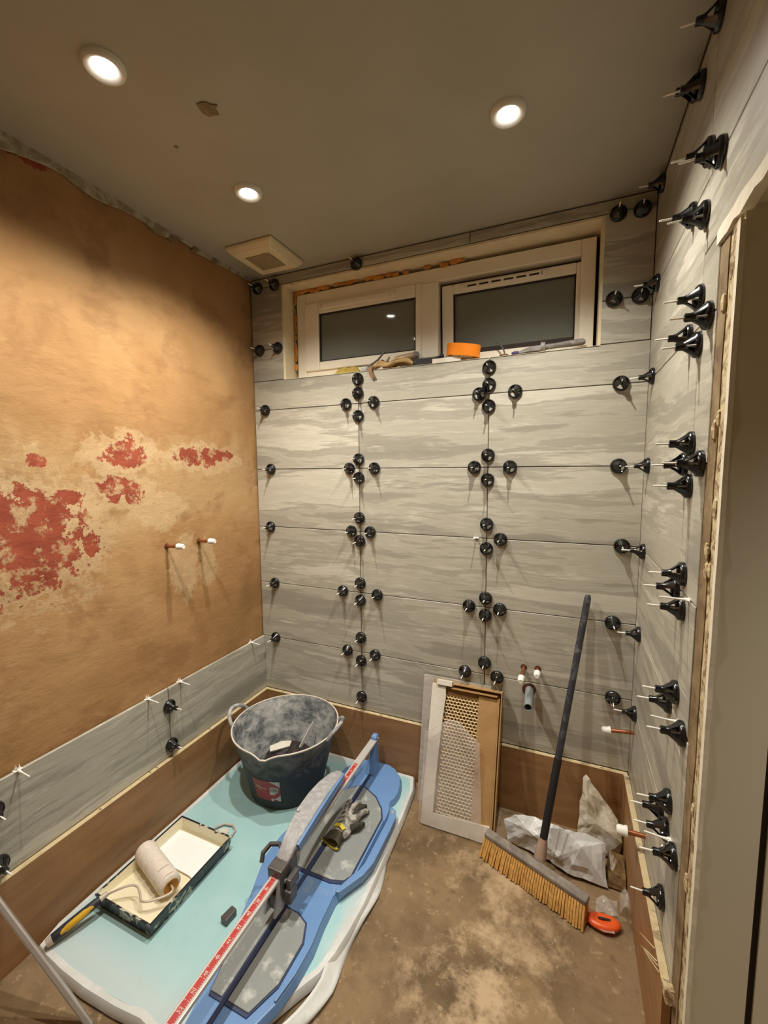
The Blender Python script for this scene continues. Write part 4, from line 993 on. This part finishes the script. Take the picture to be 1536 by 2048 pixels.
# bare hanging loop and spilt paint at the far end
obj('hanging_loop', MB().tube([(0.010,0.176,0.012),(0.000,0.215,0.010),(0.020,0.250,0.006),(0.060,0.258,0.005),(0.085,0.245,0.005),(0.090,0.215,0.008),(0.082,0.176,0.014)], 0.004, 8), M['wire'], t, smooth=True)
sp_ = MB().prism([(0.020,0.184),(0.012,0.21),(0.025,0.235),(0.045,0.243),(0.062,0.232),(0.060,0.205),(0.070,0.184)], -0.0002, 0.0022)
obj('paint_spill', sp_, M['card'], t)
# roller
rol = thing('paint_roller', 'paint soaked roller with black and yellow handle resting in the tray', 'paint roller', (0,0,0))
A = Vector((0.119,-0.845,0.093)); B = Vector((0.330,-0.908,0.094)); ax = (B-A).normalized()
mA = Matrix.Translation(A) @ ax.to_track_quat('Z','Y').to_matrix().to_4x4(); Ls = (B-A).length
prof = [(0.010,0),(0.028,0.001),(0.035,0.006)]
for i in range(1, 72):
    z = 0.006+(Ls-0.012)*i/72; prof.append((0.0364-0.0046*(1 if i % 14 == 0 else 0)-0.0016*(1 if i % 14 in (1,13) else 0), z))
prof += [(0.035,Ls-0.006),(0.030,Ls-0.001),(0.024,Ls)]
obj('sleeve', MB().lathe(prof, 26, mA), M['sleeve'], rol, smooth=True)
for zz in (0.030, 0.072, 0.114, 0.156, 0.196):
    obj('nap_seam', MB().tube([mA @ Vector((0.0346*math.cos(k*math.pi/14), 0.0346*math.sin(k*math.pi/14), zz+0.008*math.sin(k*math.pi/14))) for k in range(29)], 0.0016, 5, False), M['seam'], rol, smooth=True)
obj('core', MB().lathe([(0.025,Ls-0.0005),(0.024,Ls+0.0015),(0.004,Ls-0.010)], 20, mA), M['core'], rol, smooth=True)
W = [tuple(B-ax*0.02), tuple(B+ax*0.014), (0.342,-0.932,0.092), (0.318,-0.962,0.094), (0.300,-0.978,0.096), (0.282,-0.982,0.097), (0.258,-0.968,0.099), (0.234,-0.958,0.102), (0.214,-0.962,0.104), (0.196,-0.976,0.104), (0.172,-0.996,0.098), (0.150,-1.014,0.090)]
def smoothpts(P_, n=3):
    P_ = [Vector(p) for p in P_]; o = []
    for i in range(len(P_)-1):
        p0, p1, p2, p3 = P_[max(i-1,0)], P_[i], P_[i+1], P_[min(i+2,len(P_)-1)]
        for k in range(n):
            u = k/n; o.append(0.5*((2*p1)+(p2-p0)*u+(2*p0-5*p1+4*p2-p3)*u*u+(3*p1-p0-3*p2+p3)*u**3))
    o.append(P_[-1]); return o
obj('frame_wire', MB().tube(smoothpts(W), 0.0036, 8), M['wire'], rol, smooth=True)
h0 = Vector((0.150,-1.014,0.090)); h1 = Vector((0.094,-1.154,0.050)); hd = (h1-h0)
obj('ferrule', MB().tube([h0-hd*0.06, h0+hd*0.10], [0.008,0.010], 10), M['wire'], rol, smooth=True)
hp = [h0+hd*s for s in (0.08,0.16,0.4,0.7,0.92,1.0)]
obj('grip', MB().tube(hp, [0.010,0.0135,0.0145,0.015,0.0145,0.010], 12), M['grip_black'], rol, smooth=True)
off = Vector((0.0065,0.002,0.0040))
obj('grip_inlay', MB().tube([p+off for p in hp[1:5]], [0.006,0.0112,0.0115,0.007], 10), M['grip_yellow'], rol, smooth=True)
obj('grip_end', MB().tube([h0+hd*0.93, h0+hd*1.03], [0.0152,0.012], 12), M['wire'], rol, smooth=True)

# ------------------------------------------------------------------ box of tiles leaning on the wall, and a loose tile behind it
ang = 0.311             # lean back from vertical
bx = thing('tile_box', 'opened brown cardboard tile box with white liner leaning on the window wall', 'box', (0.992,-0.240,0.004), rot=(-ang, 0, 0.005))
BW, BH, BD = 0.302, 0.575, 0.042
obj('back_panel', MB().box((0,BD-0.004,0),(BW,BD,BH)), M['kraft'], bx)
obj('inner_board', MB().box((0.006,0.018,0.006),(BW-0.012,BD-0.004,BH-0.014)), M['kraft_dark'], bx)
obj('kraft_strip', MB().box((0.205,0.010,0.010),(BW-0.016,0.018,BH-0.030)), M['kraft'], bx)
obj('side_flap', MB().box((BW-0.004,0,0),(BW,BD-0.004,BH)).box((BW-0.014,-0.003,0.02),(BW-0.009,0.016,BH-0.028)), M['kraft'], bx)
obj('top_flap', MB().box((0.085,0,BH-0.004),(BW-0.004,BD-0.004,BH)).box((0.085,-0.004,BH-0.022),(BW-0.02,0.012,BH-0.017)), M['kraft'], bx)
r_ = random.Random(5)
tear = [(0.0,0.0),(0.0,BH-0.012),(0.060,BH-0.018),(0.064,BH-0.055),(0.058,BH-0.14),(0.052,0.30),(0.049,0.18),(0.048,0.052),(0.048,0.0)]
Mxz = Matrix(((1,0,0,0),(0,0,1,0),(0,1,0,0),(0,0,0,1)))
obj('white_liner', MB().prism(tear, 0.0, 0.010, Mxz).prism([(0.048,0.0),(0.048,0.050),(0.16,0.056),(BW-0.02,0.062),(BW-0.006,0.0)], 0.0, 0.010, Mxz), M['card'], bx)
obj('liner_fold', MB().box((0.022,-0.010,BH-0.012),(0.090,0.012,BH+0.008)), M['card'], bx)
# honeycomb paper: a lattice of small raised star cells
b = MB(); s = 0.0150
for j in range(36):
    for i in range(11):
        x = 0.066+i*s; z = 0.062+j*s*0.87
        if x > 0.214+0.004*math.sin(j*1.7) or z > BH-0.045: continue
        x += (j % 2)*s*0.5
        R1 = s*0.58; hexp = [(x+R1*math.cos(k*math.pi/3+0.52), z+R1*math.sin(k*math.pi/3+0.52)) for k in range(6)]
        hexi = [(x+R1*0.68*math.cos(k*math.pi/3+0.52), z+R1*0.68*math.sin(k*math.pi/3+0.52)) for k in range(6)]
        y0 = 0.0105+0.0015*math.sin(i*2.3+j*1.1)
        b.add([(p[0], y0, p[1]) for p in hexp]+[(p[0], y0+0.005, p[1]) for p in hexi], [(k,(k+1)%6,6+(k+1)%6,6+k) for k in range(6)])
hc = obj('honeycomb_paper', b, M['comb'], bx); hc['kind'] = 'stuff'
def film(u, v):
    z = 0.006+v*(0.375-0.02*math.cos(u*6)) + 0.03*math.sin(u*3.1)*v
    x = -0.010+u*(0.235+0.03*(1-v))
    return (x, -0.006-0.010*math.sin(u*5+v*4)**2-0.008*math.exp(-((v-1)/0.10)**2)-0.006*math.sin(v*9), z)
obj('film_sheet', MB().grid(film, 26, 26), M['film'], bx, smooth=True)
obj('film_edge', MB().tube([film(i/20, 1.0) for i in range(21)], 0.0022, 6), M['film'], bx, smooth=True)
fa = math.atan2(0.102, 0.55)
lt_ = thing('loose_tile', 'pale grey tile standing behind the opened cardboard box', 'tile', (0.940,-0.121,0.002), rot=(-fa,0,0))
obj('tile_slab', MB().box((0,0,0),(0.30,0.009,0.555)), M['tile'], lt_)
obj('edge_film', MB().box((-0.003,-0.003,0.0),(0.044,-0.001,0.556)), M['film'], lt_)

# ------------------------------------------------------------------ broom
t = thing('broom', 'long handled broom with straw bristles leaning on the window wall', 'broom', (0,0,0))
E0 = Vector((1.268,-0.262,0.078)); E1 = Vector((1.622,-0.402,0.078)); d = (E1-E0).normalized(); nrm = Vector((d.y,-d.x,0))    # towards camera
mid = (E0+E1)/2
hd_ = MB().bar([E0, E1], 0.036, 0.020, (0,0,1))
bevel(obj('head', hd_, M['broom_head'], t), 0.006, 3)
b = MB(); r_ = random.Random(8); n = 42
for row in range(4):
    for i in range(n):
        u = (i+0.5+0.2*(row % 2))/(n+0.5)
        p = E0+(E1-E0)*u + nrm*(-0.015+0.010*row) + Vector((0,0,-0.009))
        q = E0+(E1-E0)*(u*1.03-0.015+r_.uniform(-.004,.004)) + nrm*(-0.010+0.017*row+r_.uniform(-.004,.004)); q.z = r_.uniform(0.001,0.006)
        b.bar([p, (p+q)/2+nrm*0.002, q], [0.0060,0.0080,0.0085], [0.0070,0.0075,0.0070], d)
br = obj('bristles', b, M['bristle'], t); br['kind'] = 'stuff'
foot = Vector((1.468,-0.305,0.088)); top = Vector((1.604,-0.030,1.000)); hv = top-foot
obj('socket', MB().tube([foot-hv*0.004, foot+hv*0.015, foot+hv*0.05, foot+hv*0.07], [0.021,0.020,0.017,0.0135], 14), M['socket'], t, smooth=True)
hn = obj('handle', MB().tube([foot+hv*0.045, foot+hv*0.40, foot+hv*0.96, foot+hv*0.985, top], [0.0118,0.0122,0.0126,0.0122,0.008], 16), M['broom_metal'], t, smooth=True)
obj('handle_sleeve', MB().tube([foot+hv*0.055, foot+hv*0.36], [0.0138,0.0138], 16), M['black'], t, smooth=True)
obj('hang_hole', MB().lathe([(0,0.0132),(0.005,0.0132),(0.0055,0.0125)], 12, Matrix.Translation(foot+hv*0.962) @ Vector((0.05,-1,0.3)).normalized().to_track_quat('Z','Y').to_matrix().to_4x4()), M['gap'], t)

# ------------------------------------------------------------------ plastic bags in the corner
def crumple(name, V, F, mat, label, cat, amp=0.006, fr_=14, lv=3, seed=0.0):
    b = MB().add(V, F); me = b.mesh(name)
    bm = bmesh.new(); bm.from_mesh(me)
    bmesh.ops.triangulate(bm, faces=bm.faces)
    bmesh.ops.subdivide_edges(bm, edges=bm.edges, cuts=lv, use_grid_fill=True)
    for v in bm.verts:
        n1 = noise.noise(v.co*fr_+Vector((seed,0,0))); n2 = noise.noise(v.co*fr_*2.3+Vector((0,seed,3)))
        rdg = (1-abs(n1))*(1-abs(n1))
        v.co += v.normal*(amp*(rdg-0.6) + amp*0.5*n2)
        v.co.z = max(v.co.z, 0.003); v.co.y = min(v.co.y, -0.022)
        v.co.x = min(v.co.x, XR-PT-0.004)
    bm.to_mesh(me); bm.free()
    o = obj(name, me, M[mat]); return tag(o, label, cat)
V = [(1.330,-0.197,0.10),(1.366,-0.190,0.13),(1.441,-0.174,0.13),(1.463,-0.202,0.12),(1.545,-0.206,0.14),(1.640,-0.173,0.12),(1.690,-0.162,0.10),(1.691,-0.257,0.012),(1.501,-0.228,0.02),(1.381,-0.201,0.012),(1.345,-0.207,0.03),(1.605,-0.246,0.125),(1.529,-0.245,0.06),
     (1.36,-0.12,0.010),(1.52,-0.11,0.010),(1.665,-0.165,0.010),(1.42,-0.215,0.10),(1.56,-0.262,0.015)]
F = [(0,1,16),(1,2,16),(2,3,16),(0,16,10),(10,16,9),(3,12,16),(16,12,8),(16,8,9),(3,4,12),(4,11,12),(4,5,11),(5,6,11),(6,7,11),(11,7,17),(11,17,12),(12,17,8),
     (0,13,1),(1,13,2),(2,13,14),(2,14,4),(2,4,3),(4,14,5),(5,14,15),(5,15,6),(6,15,7),(0,10,13),(10,9,13),(9,8,13),(8,14,13),(8,17,14),(17,7,15),(17,15,14)]
crumple('plastic_bag', V, F, 'bag', 'crumpled white plastic bag on the floor behind the broom head', 'bag', 0.010, 15, 4, 2.0)
V = [(1.611,-0.060,0.262),(1.622,-0.045,0.270),(1.602,-0.085,0.181),(1.596,-0.098,0.085),(1.675,-0.060,0.209),(1.735,-0.075,0.138),(1.748,-0.120,0.085),(1.660,-0.115,0.130),(1.69,-0.120,0.012),(1.60,-0.10,0.012),(1.745,-0.10,0.012),(1.66,-0.030,0.012),(1.655,-0.030,0.14)]
F = [(0,2,7),(0,7,4),(0,4,1),(2,3,7),(4,7,5),(5,7,6),(3,9,7),(7,9,8),(7,8,6),(6,8,10),(5,6,10),(1,4,12),(4,5,12),(0,1,12),(0,12,2),(2,12,3),(3,12,11),(3,11,9),(5,10,12),(12,10,11),(8,9,11),(8,11,10)]
crumple('plastic_sack', V, F, 'bag_dirty', 'dirty whitish plastic sack standing up in the far right corner', 'bag', 0.007, 18, 4, 7.0)
V = [(1.700,-0.175,0.088),(1.750,-0.165,0.070),(1.751,-0.225,0.045),(1.705,-0.235,0.050),(1.695,-0.248,0.006),(1.752,-0.248,0.006),(1.752,-0.150,0.006),(1.695,-0.165,0.006),(1.725,-0.205,0.080)]
F = [(0,8,1),(1,8,2),(2,8,3),(3,8,0),(0,1,6,7),(1,2,5,6),(2,3,4,5),(3,0,7,4),(4,7,6,5)]
crumple('brown_sack', V, F, 'bag_brown', 'brown dusty plastic sack lying beside the plywood board', 'bag', 0.007, 22, 4, 11.0)
t = thing('sachet', 'torn clear sachet with orange plastic end on the floor by the broom', 'sachet', (0,0,0))
def orange(u, v):
    a = 2*math.pi*u
    rr = (0.045+0.002*math.sin(3*a))*math.sin(math.pi*v)**0.6 if 0 < v < 1 else 0.0
    p = Vector((1.18*rr*math.cos(a), 0.62*rr*math.sin(a)))
    c_, s_ = math.cos(0.12), math.sin(0.12)
    return (1.668+p.x*c_-p.y*s_, -0.398+p.x*s_+p.y*c_, 0.003+0.028*(1-math.cos(math.pi*v))/2-0.008*math.exp(-(rr/0.02)**2)*(v > .5))
obj('orange_end', MB().grid(orange, 28, 14), M['orange'], t, smooth=True)
obj('slot', MB().bar([(1.652,-0.398,0.0268),(1.672,-0.394,0.0272),(1.690,-0.392,0.0268)], 0.007, 0.003), M['gap'], t)
obj('white_smear', MB().prism([(1.645,-0.424),(1.668,-0.431),(1.70,-0.424),(1.694,-0.412),(1.665,-0.416)], 0.018, 0.0205), M['film'], t)
obj('clear_pouch', MB().grid(lambda u, v: (1.722+0.034*u+0.008*v, -0.338+0.070*v-0.01*u, 0.006+0.028*math.sin(u*math.pi)+0.012*math.sin(v*7+u*3)), 10, 12), M['film'], t, smooth=True)
obj('clear_back', MB().grid(lambda u, v: (1.650+0.068*u, -0.366+0.060*v+0.015*u, 0.004+0.010*math.sin(u*math.pi)+0.006*math.sin(v*5+u*8)), 10, 8), M['film'], t, smooth=True)

# ------------------------------------------------------------------ straight edge leaning on the plaster wall in the foreground
P0 = Vector((0.388,-1.215,0.0)); P1 = Vector((0.030,-1.262,0.330)); dv = (P1-P0)
t = thing('straight_edge', 'long dull aluminium straight edge leaning across the lower left corner', 'tool', (0,0,0))
bevel(obj('profile', MB().bar([P0+Vector((0,0,0.010)), P1+Vector((0.014,0,0))], 0.036, 0.012, (0.3,1,0.4)), M['alu'], t), 0.002)
obj('ridge', MB().bar([P0+Vector((0.006,-0.006,0.020)), P1+Vector((0.020,-0.006,0.012))], 0.006, 0.014, (0.3,1,0.4)), M['scale_white'], t)

# ------------------------------------------------------------------ things on the window sill
S = WZ0+0.0005
def smalltube(pts, r, n=8): return MB().tube(smoothpts(pts, 4), r, n)
b = MB().grid(lambda u, v: (0.455+0.145*u, 0.022+0.052*v, S+(0.036*math.sin(math.pi*min(1,max(0,v*1.0)))**0.5+0.003*math.sin(u*20))*min(1,5*u,5*(1-u)+0.15)), 26, 10)
b.grid(lambda u, v: (0.455+0.145*u, 0.022+0.052*v, S), 2, 2)
tag(obj('sponge', b, M['sponge'], smooth=True), 'flat mustard yellow sponge at the left end of the sill', 'sponge')
t = thing('metal_bracket', 'small shiny bracket with a thin rod next to the yellow sponge', 'bracket', (0,0,0))
obj('bracket_body', MB().ball((0.630,0.028,S+0.013), 0.013, 9, 6, (1.5,1,1)).ball((0.655,0.034,S+0.017), 0.010, 9, 6, (1.4,1,1)), M['steel'], t, smooth=True)
obj('rod', MB().tube([(0.640,0.030,S+0.020),(0.690,0.038,S+0.052),(0.722,0.046,S+0.088)], [.006,.005,.004], 8), M['darksteel'], t, smooth=True)
t = thing('cord_bundle', 'tangled bundle of tan cord drooping over the sill edge', 'cord', (0,0,0))
r_ = random.Random(31)
for k in range(7):
    y0 = 0.012+0.010*k; z0 = S+0.008+0.006*(k % 3)
    pts = [(0.655+0.012*k, 0.006+0.3*y0, z0), (0.70, y0, z0+0.012+0.004*k), (0.745, y0*0.8+r_.uniform(-.004,.01), z0+0.006), (0.79, y0, z0+0.018+r_.uniform(0,.014)), (0.835, y0+0.004, z0+0.020), (0.872-0.008*k, y0, z0+0.004)]
    obj('cord', smalltube(pts, 0.0065, 7), M['cord'], t, smooth=True)
obj('strap', MB().bar(smoothpts([(0.690,0.020,S+0.010),(0.672,0.000,S+0.010),(0.672,-0.010,S-0.006),(0.680,-0.011,S-0.024),(0.690,-0.010,S-0.040)],3), 0.020, 0.003, (0.2,1,0.2)), M['brown_strap'], t)
t = thing('cardboard_tube', 'short glazed tan tube lying behind the cord bundle', 'tube', (0,0,0))
obj('tube_body', MB().tube([(0.770,0.060,S+0.048),(0.862,0.062,S+0.058)], 0.016, 14), M['tan_tube'], t, smooth=True)
obj('tube_end', MB().tube([(0.862,0.062,S+0.058),(0.880,0.062,S+0.060)], [0.018,0.014], 14), M['grey_tool'], t, smooth=True)
t = thing('black_tool', 'black handled tool lying on the sill in front of the mullion', 'tool', (0,0,0))
bevel(obj('tool_body', MB().box((0.868,0.012,S+0.001),(0.956,0.040,S+0.030)), M['black'], t), 0.004)
obj('tool_shaft', MB().tube([(0.950,0.040,S+0.026),(0.985,0.052,S+0.038)], [.008,.006], 8), M['black'], t, smooth=True)
obj('tool_knob', MB().ball((0.990,0.054,S+0.040), 0.011, 10, 7), M['black'], t, smooth=True)
tag(bevel(obj('packer_block', MB().box((0.960,0.006,S),(1.085,0.034,S+0.020)), M['card']), 0.002), 'small white packer block under the orange tape', 'block')
tp = thing('tape_roll', 'bright orange roll of tape tilted on the sill', 'tape', (1.090,0.035,S+0.048), rot=(0.10, 0.16, 0))
obj('tape_band', MB().lathe([(0.060,-0.024),(0.072,-0.024),(0.072,0.024),(0.060,0.024)], 40, Matrix.Scale(0.62, 4, (0,1,0)), close=True), M['tape'], tp, smooth=True)
obj('tape_core', MB().lathe([(0.056,-0.0235),(0.0598,-0.0235),(0.0598,0.0235),(0.056,0.0235)], 40, Matrix.Scale(0.62, 4, (0,1,0)), close=True), M['kraft'], tp, smooth=True)
tag(obj('bent_cable', smalltube([(1.262,0.040,S+0.002),(1.258,0.044,S+0.028),(1.242,0.050,S+0.058),(1.222,0.056,S+0.076)], 0.0032, 8), M['darksteel'], smooth=True), 'thin bent grey cable standing up on the sill beside the tape', 'cable')
t = thing('pointing_tool', 'mortar smeared hand tool with grey handle at the right end of the sill', 'tool', (0,0,0))
obj('handle', MB().tube([(1.415,0.030,S+0.022),(1.46,0.030,S+0.024),(1.52,0.030,S+0.026),(1.552,0.030,S+0.027),(1.562,0.030,S+0.027)], [.011,.0105,.013,.013,.007], 12), M['grey_tool'], t, smooth=True)
obj('collar', MB().tube([(1.402,0.030,S+0.022),(1.418,0.030,S+0.022)], [.021,.020], 14), M['grey_tool'], t, smooth=True)
obj('blade', MB().bar([(1.402,0.030,S+0.020),(1.36,0.026,S+0.018),(1.318,0.020,S+0.008)], [0.026,0.030,0.022], [0.020,0.016,0.008]), M['grey_tool'], t)
obj('tip', MB().ball((1.308,0.020,S+0.009), 0.013, 9, 6, (1.5,1,0.65)), M['purple'], t, smooth=True)
tag(obj('wood_wedge', MB().prism([(1.505,S),(1.570,S),(1.560,S+0.008)], 0.005, 0.022, Mxz), M['brown_strap']), 'thin brown wedge under the grey tool handle', 'wedge')
tag(obj('mortar_crumb', MB().ball((1.262,0.006,S+0.004), 0.012, 9, 6, (1.6,.6,.4)), M['brown_strap'], smooth=True), 'small brown mortar crumb on the sill edge between tape and tool', 'crumb')
